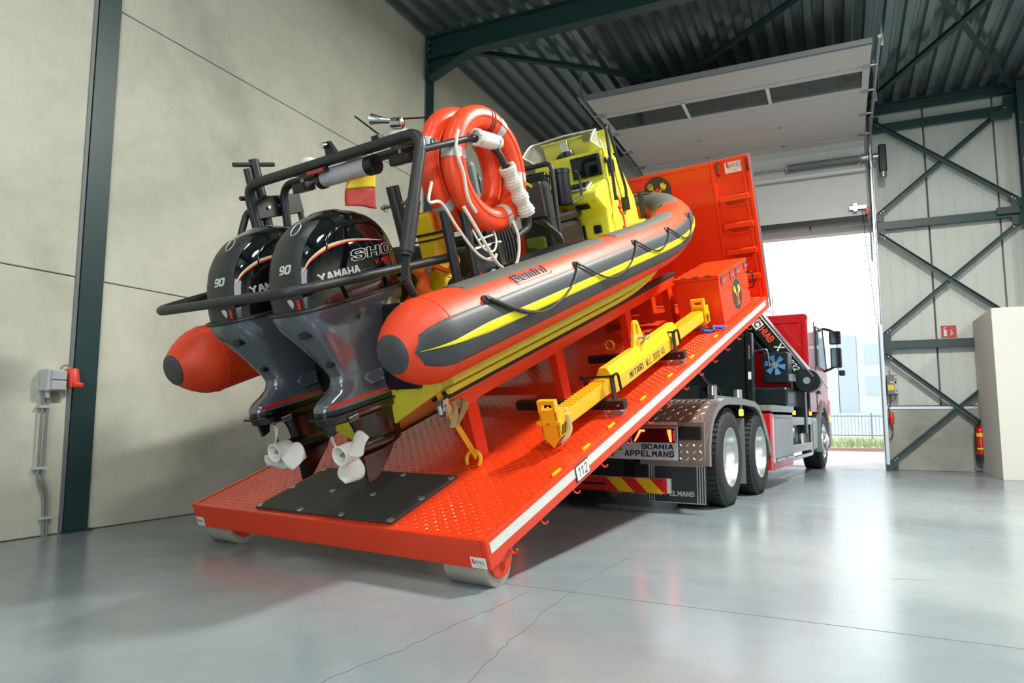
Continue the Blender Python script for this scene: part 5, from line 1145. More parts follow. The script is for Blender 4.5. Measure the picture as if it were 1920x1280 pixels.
part('guard', MB().tube(fillet([(3.420, -0.26, 1.70), (3.500, -0.26, 1.66), (3.480, -0.26, 1.46), (3.310, -0.24, 1.42)], 0.04), 0.012, 8), 'frame_black', t, 40)
t = thing('drysuit_bundle', 'bundle of dark hanging cords and straps behind the helm seat', 'bundle', MC, (2.2, -0.15, 1.0))
for k in range(9):
    part('cord', MB().tube(spline([(2.02 + 0.04 * k, -0.16 + 0.01 * k, 1.52), (2.0 + 0.042 * k, -0.20, 1.30), (2.02 + 0.04 * k, -0.19, 1.02)]), 0.016, 6), 'fabric_black', t, 50)
t = thing('paddle', 'orange and grey paddle standing beside the helm seat', 'paddle', MC, (2.5, 0.1, 1.0))
part('shaft', MB().tube([(2.44, 0.12, 1.0), (2.36, 0.12, 1.62)], 0.022, 10), 'reflex_tape', t, 40)
part('blade', MB().box(2.40, 2.50, 0.09, 0.13, 0.92, 1.12), 'strap_orange', t, bevel=0.01)
t = thing('tarpaulin', 'dark rolled tarpaulin lying across the left tube behind the outboards', 'tarpaulin', MC, (1.3, 0.6, 1.15))
part('roll', MB().tube(spline([(1.05, 0.55, 1.22), (1.35, 0.50, 1.28), (1.75, 0.48, 1.27), (2.1, 0.50, 1.22)]), 0.11, 12), 'fabric_black', t, 50)
t = thing('chart_cover', 'grey backpack with a yellow emblem behind the life rings', 'backpack', MC, (2.35, 0.2, 1.4))
part('pack', MB().box(2.02, 2.10, -0.16, 0.30, 1.40, 1.90), 'mid_grey', t, bevel=0.04, seg=3)
part('emblem', MB().prism([(-0.04, -0.05), (0.0, 0.0), (-0.05, 0.05), (0.0, 0.03), (0.05, 0.06), (0.04, -0.02), (0.06, -0.06), (0.0, -0.03)], lambda a, b, q: (2.016 - q, 0.0 - a, 1.72 + b), 0, 0.004), 'emblem_yellow', t)
t = thing('safety_line', 'red safety cord tied to the console rail', 'cord', MC, (3.82, -0.44, 1.1))
part('cord', MB().tube(spline([(3.83, -0.44, 1.40), (3.84, -0.45, 1.33), (3.81, -0.45, 1.27), (3.84, -0.46, 1.20), (3.82, -0.47, 1.12), (3.80, -0.47, 1.06)]), 0.010, 6), 'red_plastic', t, 50)
part('knot', MB().sphere((3.82, -0.45, 1.29), 0.022).sphere((3.81, -0.47, 1.10), 0.020), 'red_plastic', t, 50)

# ================================================================ OUTBOARD MOTORS
pm('cowl_black', srgb('#090b0e'), 0.06, 0, 0.1, 3, coat=1.0)
pm('cowl_matte', srgb('#2b2e30'), 0.38, 0, 0.08, 8)
pm('apron_grey', srgb('#5a636b'), 0.16, 0.25, 0.06, 4, coat=0.8)
pm('leg_black', srgb('#0b0d0f'), 0.22, 0, 0.1, 6, coat=0.25)
pm('prop_white', srgb('#ecebe4'), 0.4, 0, 0.05, 12)
pm('gold', srgb('#d6c8a2'), 0.35, 0.2, 0.05)
pm('stripe_red', srgb('#d8261c'), 0.35, 0, 0.04)
pm('silver_print', srgb('#d6d9db'), 0.3, 0.4, 0.05)
COWL = [(1.205, -0.035, 0.755, 0.205, 3.0), (1.27, -0.03, 0.765, 0.212, 3.0), (1.40, 0.0, 0.765, 0.214, 2.9), (1.50, 0.04, 0.745, 0.206, 2.7), (1.575, 0.095, 0.705, 0.188, 2.5), (1.63, 0.165, 0.64, 0.158, 2.4), (1.672, 0.25, 0.555, 0.112, 2.2), (1.69, 0.33, 0.475, 0.06, 2.0), (1.694, 0.39, 0.42, 0.012, 2.0)]
def cint(z):
    for a, b in zip(COWL[:-1], COWL[1:]):
        if z <= b[0]:
            u = (z - a[0]) / (b[0] - a[0]); return [a[i] + (b[i] - a[i]) * u for i in range(5)]
    return COWL[-1]
def csmooth(z):
    # smoothed profile so that the shell is round
    acc = [0] * 5
    for k, w_ in ((-1, .25), (0, .5), (1, .25)):
        q = cint(min(1.694, max(1.205, z + k * 0.018))); acc = [a + b * w_ for a, b in zip(acc, q)]
    return acc
def sup(xa, xf, hw, n, z, N=48, yc=0.0):
    o = []; xm = (xa + xf) / 2; a = (xf - xa) / 2
    for k in range(N):
        t = 2 * math.pi * k / N; c, s = math.cos(t), math.sin(t)
        o.append((xm - a * math.copysign(abs(c) ** (2 / n), c), yc + hw * math.copysign(abs(s) ** (2 / n), s), z))
    return o
def cside(x, z, off=0.0):
    _, xa, xf, hw, n = csmooth(z); xm = (xa + xf) / 2; a = (xf - xa) / 2
    u = min(0.999, abs((x - xm) / a)); return hw * (1 - u ** n) ** (1 / n) + off
def engine(yc, label):
    t = thing('outboard_motor', label, 'outboard', MC, (0.35, yc, 0.13), 'twin outboard motors')
    zs = [1.205 + (1.694 - 1.205) * (1 - (1 - i / 24) ** 1.6) for i in range(25)]
    def ring(z, off=0.0, N=64):
        _, xa, xf, hw, n = csmooth(z); return sup(xa - off, xf + off, hw + off, n, z, N, yc)
    cw = part('cowl', MB().loft([ring(z) for z in zs]), 'cowl_black', t, 50)
    # matte spine at the back of the cowl
    def spine(u, v):
        z = 1.215 + (1.645 - 1.215) * u; _, xa, xf, hw, n = csmooth(z); xm = (xa + xf) / 2; a = (xf - xa) / 2 + 0.004
        y = (v - 0.5) * 2 * min(0.13, hw * 0.80); w_ = (1 - (abs(y) / (hw + 0.004)) ** n) ** (1 / n)
        return (xm - a * w_, yc + y, z)
    part('spine', MB().grid(spine, 26, 13), 'cowl_matte', cw, 50)
    # air scoop lip
    lip = [(0.17, 1.47), (0.22, 1.545), (0.32, 1.592), (0.45, 1.60), (0.57, 1.575), (0.64, 1.53)]
    for s in (-1, 1):
        pts = [(x, yc + s * cside(x, z, 0.004), z) for x, z in [(p.x, p.z) for p in spline([(a, 0, b) for a, b in lip], 6)]]
        part('scoop_lip', MB().tube(pts, [0.003 + 0.011 * math.sin(math.pi * i / (len(pts) - 1)) for i in range(len(pts))], 8), 'cowl_black', cw, 60)
        sw = [(p.x, p.z) for p in spline([(0.035, 0, 1.395), (0.085, 0, 1.447), (0.165, 0, 1.486), (0.25, 0, 1.502), (0.38, 0, 1.502), (0.60, 0, 1.470)], 8)]
        def ribbon(dz0, dz1, off):
            n_ = len(sw)
            def fn(u, v):
                i = int(round(u * (n_ - 1))); x, z = sw[i]; k = math.sin(math.pi * min(1, (i + 1) / n_)) ** 0.7
                zz = z + (dz0 + (dz1 - dz0) * v) * k; return (x, yc + s * cside(x, zz, off), zz)
            return MB().grid(fn, n_, 3)
        part('gold_swoosh', ribbon(0.0, 0.013, 0.0035), 'gold', cw, 60)
        part('red_swoosh', ribbon(-0.008, 0.001, 0.0035), 'stripe_red', cw, 60)
        fx = lambda x0, z0, d: (lambda u, v, q: (x0 + u * d, yc + s * cside(x0 + u * d, z0 + v, 0.003 + q), z0 + v))
        if s < 0:
            for k, ch in enumerate('SHO'):
                lt = part('letter', text_mb(ch, 0.060, fx(0.305 + k * 0.118, 1.394, 1), 0.108, 0.003, wt=2.0, shear=0.22, nsub=4), 'silver_print', cw)
                part('letter_fill', text_mb(ch, 0.0540, fx(0.3118 + k * 0.118, 1.3970, 1), 0.095, 0.0045, wt=1.15, shear=0.22, nsub=4), 'cowl_black', lt)
            part('lettering', text_mb('V MAX', 0.026, fx(0.47, 1.352, 1), 0.16, 0.003, wt=1.2, shear=0.2, nsub=3), 'stripe_red', cw, kind='stuff')
            part('lettering', text_mb('YAMAHA', 0.044, fx(0.085, 1.328, 1), 0.265, 0.003, wt=1.5, gap=2.0, nsub=3), 'silver_print', cw)
            def fb(u, v, q):
                z = 1.405 + v; y = 0.0 - u; _, xa, xf, hw, n = csmooth(z); xm = (xa + xf) / 2; a = (xf - xa) / 2
                return (xm - (a + 0.005 + q) * (1 - min(0.99, abs(y) / hw) ** n) ** (1 / n), yc + y, z)
            part('lettering', text_mb('90', 0.044, fb, 0.078, 0.003, wt=1.5, gap=2.2, shear=0.15, nsub=3), 'silver_print', cw)
    part('badge', MB().tube([(0.135 + 0.0 + 0.03 * math.sin(R(a)), yc - 0.05 + 0.032 * math.cos(R(a)), 1.617 + 0.028 * math.sin(R(a))) for a in range(0, 360, 20)], 0.003, 5, closed=True), 'silver_print', cw, 40)
    part('badge', MB().lathe([(0.026, 0), (0.026, 0.004), (0, 0.005)], (-0.028, yc - 0.06, 1.25), (-1, 0, 0), 20), 'silver_print', cw, 40)
    part('red_tag', MB().box(-0.034, -0.030, yc - 0.135, yc - 0.115, 1.22, 1.27), 'stripe_red', cw)
    # apron
    A = [(1.20, -0.052, 0.755, 0.208, 3.2), (1.175, -0.052, 0.757, 0.208, 3.2), (1.12, -0.03, 0.74, 0.20, 3.2), (1.05, 0.015, 0.70, 0.178, 3.0), (0.98, 0.065, 0.64, 0.15, 2.9), (0.90, 0.115, 0.585, 0.12, 2.8), (0.84, 0.15, 0.55, 0.10, 2.7), (0.80, 0.165, 0.54, 0.094, 2.6)]
    ap = part('apron', MB().loft([sup(a, b, h, n, z, 48, yc) for z, a, b, h, n in A]), 'apron_grey', t, 45)
    part('joint_lip', MB().tube(sup(-0.058, 0.76, 0.213, 3.2, 1.203, 64, yc), 0.011, 8, closed=True), 'cowl_matte', ap, 40)
    part('drain_boss', MB().sphere((0.28, yc - 0.195, 1.12), 0.018, 10, 8, (1.0, 0.7, 1.7)), 'cowl_matte', ap, 40)
    part('clip', MB().box(-0.02, 0.03, yc - 0.10, yc - 0.04, 1.06, 1.09), 'black_paint', ap, bevel=0.006)
    part('clip', MB().box(0.11, 0.15, yc - 0.07, yc - 0.03, 0.865, 0.89), 'black_paint', ap, bevel=0.006)
    # lower leg, slightly nose-down
    def sh(p): return (p[0], p[1], p[2] - 0.085 * (p[0] - 0.28))
    def lo(rings, name, mat, par, sm=45): return part(name, MB().loft([[sh(p) for p in r_] for r_ in rings]), mat, par, sm)
    Lg = [(0.815, 0.168, 0.54, 0.092, 2.6), (0.77, 0.165, 0.545, 0.088, 2.6), (0.735, 0.145, 0.55, 0.086, 2.7), (0.705, 0.10, 0.56, 0.085, 2.8), (0.675, 0.04, 0.57, 0.085, 3.0), (0.645, 0.005, 0.575, 0.085, 3.2), (0.625, 0.0, 0.575, 0.085, 3.2)]
    leg = lo([sup(a, b, h, n, z, 40, yc) for z, a, b, h, n in Lg], 'leg', 'apron_grey', t)
    lo([sup(a, b, h, n, z, 40, yc) for z, a, b, h, n in ((0.625, 0.002, 0.578, 0.083, 3.2), (0.60, -0.004, 0.58, 0.083, 3.2), (0.55, 0.0, 0.585, 0.078, 3.2), (0.535, 0.06, 0.585, 0.06, 3.0))], 'plate_housing', 'leg_black', t)
    part('anti_ventilation_plate', MB().prism([(-0.03, -0.05), (0.02, -0.095), (0.56, -0.095), (0.64, -0.05), (0.66, 0), (0.64, 0.05), (0.56, 0.095), (0.02, 0.095), (-0.03, 0.05)], lambda a, b, q: sh((a, yc + b, q)), 0.585, 0.597), 'leg_black', t, bevel=0.003)
    part('red_stripe', MB().prism([(0.02, 0.645), (0.50, 0.645), (0.50, 0.657), (0.02, 0.662)], lambda a, b, q: sh((a, yc - (0.0862 + q) * (1 - 0.05 * abs((a - 0.29) / 0.29) ** 3.2), b)), 0, 0.002), 'stripe_red', leg)
    for k in range(3): part('vent', MB().box(0.13, 0.20, yc - 0.088, yc - 0.082, 0.572 - 0.012 * k, 0.577 - 0.012 * k), 'silver_print' if k < 1 else 'mid_grey', t)
    lo([sup(a, b, h, n, z, 40, yc) for z, a, b, h, n in ((0.54, 0.19, 0.585, 0.052, 2.4), (0.47, 0.215, 0.575, 0.046, 2.3), (0.40, 0.22, 0.565, 0.042, 2.2), (0.35, 0.22, 0.56, 0.045, 2.2))], 'strut', 'leg_black', t)
    part('trim_tab', MB().prism([(0.02, 0.55), (0.10, 0.55), (0.075, 0.49), (0.03, 0.475)], lambda a, b, q: sh((a, yc + q, b)), -0.012, 0.012), 'leg_black', t)
    gx = lambda q: sh((q, yc, 0.355))
    o0 = Vector(gx(0.19)); d0 = Vector(gx(0.6)) - o0
    part('gearcase', MB().lathe([(0.052, 0), (0.056, 0.04), (0.057, 0.16), (0.055, 0.24), (0.047, 0.30), (0.032, 0.345), (0.012, 0.368), (0, 0.372)], o0, d0, 28), 'leg_black', t, 50)
    part('skeg', MB().prism([(0.225, 0.34), (0.53, 0.355), (0.46, 0.26), (0.295, 0.135), (0.215, 0.135), (0.222, 0.25)], lambda a, b, q: (a, yc + q, b - 0.0), -0.009, 0.009), 'leg_black', t, bevel=0.005)
    # propeller
    ph = Vector(gx(0.195)); pd = -d0.normalized()
    pr = part('propeller', MB().lathe([(0.046, 0), (0.054, 0.02), (0.057, 0.06), (0.055, 0.11), (0.058, 0.125), (0.052, 0.127), (0.046, 0.12), (0.044, 0.06), (0.0, 0.058)], ph, pd, 28), 'prop_white', t, 50)
    _, ps, pu = basis(pd)
    for k in range(3):
        a0 = R(k * 120 + (20 if yc < 0 else 65))
        def bl(u, v):
            r_ = 0.05 + 0.125 * u; sweep = (v - 0.5) * 1.25 * math.sqrt(max(0.02, 1 - max(0, (u - 0.35) / 0.65) ** 2.2)) + 0.3 * u
            ang = a0 + sweep; ax = 0.068 + (v - 0.5) * 0.085 * (1 - 0.5 * max(0, u - 0.5)) - 0.01 * u
            return ph + pd * ax + (ps * math.cos(ang) + pu * math.sin(ang)) * r_
        bo = part('blade', MB().grid(bl, 9, 10), 'prop_white', pr, 60)
        m_ = bo.modifiers.new('thick', 'SOLIDIFY'); m_.thickness = 0.006; m_.offset = 0
    part('prop_nut', MB().lathe([(0.014, 0), (0.014, 0.04), (0.008, 0.055)], ph + pd * 0.06, pd, 8), 'galv', pr)
    # mount cover, bracket, rigging
    part('mount_cover', MB().prism([(0.285, 0.745), (0.325, 0.78), (0.42, 0.775), (0.45, 0.74), (0.42, 0.70), (0.33, 0.70)], lambda a, b, q: (a, yc - 0.083 - q, b), 0, 0.035), 'apron_grey', t, bevel=0.012, seg=3)
    for p in ((0.415, 0.765), (0.415, 0.712)): part('bolt', MB().lathe([(0.010, 0), (0.010, 0.008), (0.005, 0.009)], (p[0], yc - 0.119, p[1]), (0, -1, 0), 10), 'galv', t)
    br = part('clamp_bracket', MB().prism([(0.50, 0.60), (0.62, 0.56), (0.64, 1.05), (0.78, 1.12), (0.78, 1.20), (0.55, 1.16), (0.50, 0.95)], lambda a, b, q: (a, yc + q, b), -0.135, -0.105).prism([(0.50, 0.60), (0.62, 0.56), (0.64, 1.05), (0.78, 1.12), (0.78, 1.20), (0.55, 1.16), (0.50, 0.95)], lambda a, b, q: (a, yc + q, b), 0.105, 0.135).box(0.52, 0.60, yc - 0.105, yc + 0.105, 0.60, 1.10), 'leg_black', t, bevel=0.006)
    part('tilt_ram', MB().tube([(0.58, yc, 0.62), (0.60, yc, 1.0)], 0.03, 12), 'leg_black', br, 40)
    part('swivel_tube', MB().tube([(0.52, yc, 0.58), (0.56, yc, 1.12)], 0.05, 14), 'leg_black', br, 40)
    part('rigging_hose', MB().tube(spline([(0.74, yc - 0.12, 1.26), (0.84, yc - 0.14, 1.27), (0.90, yc - 0.10, 1.18), (0.98, yc - 0.02, 1.06)]), 0.036, 12), 'black_gloss', t, 50)
    part('hose_clamp', MB().tube([(0.70, yc - 0.13, 1.215), (0.79, yc - 0.135, 1.225)], 0.024, 12), 'apron_grey', t, 40)
    return t
engine(-0.29, 'nearer right outboard motor with black cowl in front of the red tube')
engine(0.29, 'left outboard motor with black cowl, partly hidden behind the other one')

# ================================================================ THE TRUCK
pm('cab_red', srgb('#c4141c'), 0.25, 0, 0.05, 3, coat=0.35)
pm('chequer_alu', srgb('#a89f90'), 0.34, 0.7, 0.08, 8)
pm('lug_alu', srgb('#d2cbbc'), 0.22, 0.8, 0.08, 20)
tread('chequer_alu_top', srgb('#bdb6a8'), 0.30, 0.75, 0.048, 1.0, dist=0.8)
pm('tyre', srgb('#26282a'), 0.7, 0, 0.15, 12, bump=0.15, bscale=90)
pm('rim_alu', srgb('#c9cdc9'), 0.28, 0.75, 0.06, 6)
pm('truck_black', srgb('#15191b'), 0.4, 0, 0.12, 8)
pm('crane_black', srgb('#0f1f22'), 0.28, 0, 0.12, 6)
pm('flap_black', srgb('#1d2424'), 0.55, 0, 0.1, 12)
pm('flap_print', srgb('#a8aeab'), 0.6)
pm('board_white', srgb('#c9c6c6'), 0.4, 0, 0.03, 5)
pm('brand_blue', srgb('#1c2350'), 0.4)
pm('hazard_yellow', srgb('#e0b41a'), 0.3, 0, 0.03)
pm('hazard_red', srgb('#c81e1c'), 0.3, 0, 0.03)
pm('light_dark_red', srgb('#5a0a0c'), 0.12, 0, 0.05, 6, coat=0.8)
pm('light_red_on', (1.0, 0.06, 0.03), 0.4, emit=(1.0, 0.045, 0.012), estr=14.0)
pm('light_red_dim', (0.9, 0.03, 0.03), 0.3, emit=(1.0, 0.01, 0.01), estr=2.2)
pm('amber_on', (1.0, 0.45, 0.05), 0.4, emit=(1.0, 0.42, 0.03), estr=2.5)
pm('window_dark', srgb('#8fb0b8'), 0.05, 0, 0.1, 2, alpha=0.6)
pm('mirror_glass', srgb('#51666a'), 0.08, 0.9, 0.02)
pm('fan_blue', srgb('#3a78a8'), 0.4)
pm('brand_orange', srgb('#f0562a'), 0.5)
pm('box_alu', srgb('#b7bec6'), 0.42, 0.55, 0.05, 5, bump=0.05, bscale=40)

T = thing('hook_lift_truck', 'red three-axle hook-lift truck parked in the gateway under the tilted platform', 'truck', MT, (2.5, 0, 0))
CH = part('chassis', MB().box(-0.75, 6.9, -0.46, -0.38, 0.55, 0.82).box(-0.75, 6.9, 0.38, 0.46, 0.55, 0.82).box(-0.75, -0.68, -0.46, 0.46, 0.5, 0.82).box(1.9, 2.0, -0.46, 0.46, 0.55, 0.8).box(3.9, 4.0, -0.46, 0.46, 0.55, 0.8), 'truck_black', T)
part('axle', MB().tube([(0, -1.0, 0.465), (0, 1.0, 0.465)], 0.09, 12), 'truck_black', CH, 40)
part('axle', MB().tube([(1.3, -1.0, 0.465), (1.3, 1.0, 0.465)], 0.09, 12), 'truck_black', CH, 40)
part('rear_beam', MB().box(-0.78, -0.70, -0.9, 0.9, 0.30, 0.44), 'truck_black', CH)
for y_ in (-0.5, 0.5): part('underrun_arm', MB().box(-0.78, -0.70, y_ - 0.05, y_ + 0.05, 0.22, 0.6), 'truck_black', CH)
# wheels
def wheel(x, y_out, s, front=False):
    """s = -1: right hand wheel"""
    Rt, Wd = 0.465, 0.30
    prof = [(0.275, 0.0), (0.30, -0.004), (0.36, -0.012), (0.415, -0.006), (0.44, 0.012), (0.452, 0.03)]
    full = prof + [(0.462, 0.05), (0.465, 0.10), (0.465, Wd - 0.10), (0.462, Wd - 0.05), (0.44, Wd - 0.012), (0.36, Wd + 0.01), (0.275, Wd)]
    w_ = part('wheel', MB().lathe(full, (x, y_out, Rt), (0, -s, 0), 56, False), 'tyre', T, 30)
    tb_ = MB()
    nb = 52
    for k in range(nb):
        a = 2 * math.pi * k / nb
        for (c0, c1, sh_) in ((0.015, 0.095, 0.0), (0.205, 0.285, 0.5)):
            a_ = a + sh_ * 2 * math.pi / nb
            q = []
            for rr in (0.452, 0.474):
                for (da, cc) in ((-0.042, c0), (0.042, c0), (0.042, c1), (-0.042, c1)):
                    q.append((x + rr * math.sin(a_ + da), y_out - s * cc, Rt + rr * math.cos(a_ + da)))
            tb_.add(q, [(0, 1, 2, 3), (4, 7, 6, 5), (0, 4, 5, 1), (1, 5, 6, 2), (2, 6, 7, 3), (3, 7, 4, 0)])
    tr = part('tread_blocks', tb_, 'tyre', w_); tr['kind'] = 'stuff'
    dep = 0.13 if not front else -0.02
    rim = part('rim', MB().lathe([(0.278, 0.004), (0.284, -0.004), (0.274, -0.006), (0.262, 0.012), (0.25, 0.04), (0.235, dep * 0.8), (0.20, dep), (0.13, dep + 0.004), (0.125, dep - 0.05 * (1 if not front else 0.6)), (0.06, dep - 0.06), (0.0, dep - 0.062)], (x, y_out, Rt), (0, -s, 0), 48, False), 'rim_alu', w_, 35)
    if not front:
        part('inner_tyre', MB().lathe([(0.275, 0.33), (0.40, 0.325), (0.455, 0.35), (0.465, 0.42), (0.465, 0.52), (0.40, 0.6), (0.275, 0.6)], (x, y_out, Rt), (0, -s, 0), 40), 'tyre', w_, 30)
    for k in range(10):
        a = 2 * math.pi * k / 10
        c = (x + 0.165 * math.sin(a), y_out - s * (dep - 0.006), Rt + 0.165 * math.cos(a))
        part('wheel_nut', MB().lathe([(0.014, 0), (0.014, 0.02), (0.006, 0.026)], c, (0, s, 0), 6), 'galv', w_)
for x in (0.0, 1.3):
    wheel(x, -1.23, -1); wheel(x, 1.23, 1)
wheel(6.2, -1.23, -1, True); wheel(6.2, 1.23, 1, True)
# chequer plate mudguards over the bogie
FP = [(-0.80, 0.42), (-0.79, 0.60), (-0.74, 0.74), (-0.64, 0.86), (-0.48, 0.95), (-0.28, 1.005), (-0.10, 1.02), (0.50, 1.025), (0.98, 1.01), (1.18, 0.97), (1.36, 0.87), (1.52, 0.75), (1.66, 0.60), (1.75, 0.43)]
for s in (-1, 1):
    def strip(y0, y1, r0, r1, P_=FP):
        n = len(P_); v = []; f_ = []
        for i, (x, z) in enumerate(P_):
            a = P_[max(0, i - 1)]; b = P_[min(n - 1, i + 1)]; d = Vector((b[0] - a[0], 0, b[1] - a[1])).normalized(); nn = Vector((-d.z, 0, d.x))
            for (yy, rr) in ((y0, r0), (y1, r0), (y1, r1), (y0, r1)): p = Vector((x, yy, z)) + nn * rr; v.append(tuple(p))
        for i in range(n - 1):
            for k in range(4): f_.append((4 * i + k, 4 * i + (k + 1) % 4, 4 * i + 4 + (k + 1) % 4, 4 * i + 4 + k))
        f_ += [(0, 1, 2, 3), (4 * n - 4, 4 * n - 1, 4 * n - 2, 4 * n - 3)]
        return MB().add(v, f_)
    mg = part('mudguard', strip(s * 0.62, s * 1.20, 0.0, 0.006), 'chequer_alu', T, 50)
    cum = [0.0]
    for a_, b_ in zip(FP[:-1], FP[1:]): cum.append(cum[-1] + math.hypot(b_[0] - a_[0], b_[1] - a_[1]))
    def on_guard(u, v, t):
        i = 0
        while i < len(FP) - 2 and cum[i + 1] < u: i += 1
        a_, b_ = FP[i], FP[i + 1]; k = (u - cum[i]) / (cum[i + 1] - cum[i]); d = Vector((b_[0] - a_[0], 0, b_[1] - a_[1])).normalized()
        return (a_[0] + (b_[0] - a_[0]) * k - d.z * (0.0062 + t), v, a_[1] + (b_[1] - a_[1]) * k + d.x * (0.0062 + t))
    part('guard_lugs', lugs(on_guard, 0.36, 2.2, min(s * 0.64, s * 1.18), max(s * 0.64, s * 1.18), 0.060, 0.005), 'lug_alu', mg, kind='stuff')
    part('sheet_lugs', lugs(lambda u, v, t: (-0.812 - t, u, v), min(s * 0.63, s * 1.21), max(s * 0.63, s * 1.21), 0.45, 0.80, 0.060, 0.005), 'lug_alu', mg, kind='stuff')
    part('edge_trim', strip(s * 1.185, s * 1.255, -0.05, 0.012), 'alu', mg, 50)
    part('rear_sheet', MB().box(-0.812, -0.80, min(s * 0.62, s * 1.215), max(s * 0.62, s * 1.215), 0.44, 0.80), 'chequer_alu', mg)
    for x in (-0.10, 0.90): part('support_post', MB().lathe([(0.045, 0), (0.045, 0.12)], (x, s * 1.10, 1.03), (0, 0, 1), 14), 'alu', mg, 40)
    part('top_rail', MB().box(-0.16, 0.98, s * 1.07, s * 1.13, 1.03, 1.06), 'mid_grey', mg)
    part('side_marker', MB().box(0.42, 0.48, s * 1.235 - 0.02, s * 1.235 + 0.02, 0.86, 0.93), 'amber_on', mg, bevel=0.012)
    part('marker_stem', MB().box(0.435, 0.465, s * 1.235 - 0.008, s * 1.235 + 0.008, 0.93, 0.99), 'alu', mg)
    part('mid_flap', MB().box(0.66, 0.672, min(s * 0.9, s * 1.21), max(s * 0.9, s * 1.21), 0.16, 0.84), 'mid_grey', mg)
    fl = part('mud_flap', MB().box(-0.795, -0.785, min(s * 0.68, s * 1.216), max(s * 0.68, s * 1.216), 0.085, 0.435), 'flap_black', T)
    part('flap_rail', MB().box(-0.80, -0.78, min(s * 0.68, s * 1.22), max(s * 0.68, s * 1.22), 0.425, 0.445), 'galv', fl)
    if s < 0:
        pr = MB()
        for y in (-1.205, -1.183, -1.161, -1.139, -0.70, -0.722, -0.744): pr.box(-0.797, -0.795, y - 0.004, y + 0.004, 0.095, 0.415)
        pr.box(-0.797, -0.795, -1.21, -0.69, 0.412, 0.418); pr.box(-0.797, -0.795, -1.21, -0.69, 0.090, 0.096)
        part('print_lines', pr, 'flap_print', fl, kind='stuff')
        part('lettering', text_mb('APPELMANS', 0.045, lambda u, v, q: (-0.795 - q, -0.765 - u, 0.150 + v), 0.345, 0.0015, wt=1.5, gap=2.1), 'flap_print', fl)
# rear board with light and writing
for s in (-1, 1):
    rb = part('light_board', MB().box(-0.825, -0.812, min(s * 0.30, s * 0.99), max(s * 0.30, s * 0.99), 0.462, 0.80), 'board_white', T, bevel=0.004)
    part('board_edge', MB().box(-0.827, -0.81, s * 0.99 - 0.004, s * 0.99 + 0.004, 0.462, 0.80), 'brand_blue', rb)
    y0, y1 = sorted((s * 0.565, s * 0.975))
    tl_ = part('tail_light', MB().box(-0.865, -0.825, y0, y1, 0.618, 0.745), 'light_dark_red', rb, bevel=0.008)
    g = lambda a, b: (s * a, b)
    def glow(poly, mat, nm='light_bar'):
        part(nm, MB().prism(poly, lambda a, b, q: (-0.866 - q, s * a, b), 0, 0.003), mat, tl_)
    glow([(0.585, 0.628), (0.60, 0.628), (0.655, 0.715), (0.69, 0.715), (0.69, 0.733), (0.64, 0.733)], 'light_red_on')
    glow([(0.90, 0.733), (0.935, 0.733), (0.94, 0.628), (0.922, 0.628)], 'light_red_on')
    for k in range(5): glow([(0.952, 0.64 + k * 0.018), (0.96, 0.64 + k * 0.018), (0.96, 0.65 + k * 0.018), (0.952, 0.65 + k * 0.018)], 'light_red_dim', 'led')
    part('lens_cover', MB().box(-0.868, -0.862, min(s * 0.70, s * 0.89), max(s * 0.70, s * 0.89), 0.668, 0.71), 'light_dark_red', tl_)
    part('hood', MB().box(-0.86, -0.812, min(s * 0.60, s * 0.985), max(s * 0.60, s * 0.985), 0.762, 0.775), 'hazard_red', rb)
    part('number_lamp', MB().box(-0.84, -0.825, min(s * 0.46, s * 0.56), max(s * 0.46, s * 0.56), 0.614, 0.626), 'truck_black', rb)
    if s < 0:
        part('lettering', text_mb('SCANIA', 0.046, lambda u, v, q: (-0.825 - q, -0.64 - u, 0.557 + v), 0.30, 0.0015, wt=1.6, gap=2.2), 'brand_blue', rb)
        part('lettering', text_mb('APPELMANS', 0.056, lambda u, v, q: (-0.825 - q, -0.475 - u, 0.489 + v), 0.47, 0.0015, wt=1.55, gap=2.4), 'print_dark', rb)
        part('warning_sticker', MB().prism([(0.395, 0.545), (0.455, 0.545), (0.425, 0.597)], lambda a, b, q: (-0.826 - q, -a, b), 0, 0.0012), 'print_dark', rb)
        part('warning_face', MB().prism([(0.404, 0.550), (0.446, 0.550), (0.425, 0.587)], lambda a, b, q: (-0.8275 - q, -a, b), 0, 0.0008), 'hazard_yellow', rb)
        part('round_sticker', MB().lathe([(0.025, 0), (0.025, 0.002)], (-0.825, -0.345, 0.515), (-1, 0, 0), 20), 'brand_blue', rb)
    part('black_guard', MB().box(-0.835, -0.813, min(s * 0.995, s * 1.20), max(s * 0.995, s * 1.20), 0.645, 0.765), 'truck_black', T, bevel=0.01)
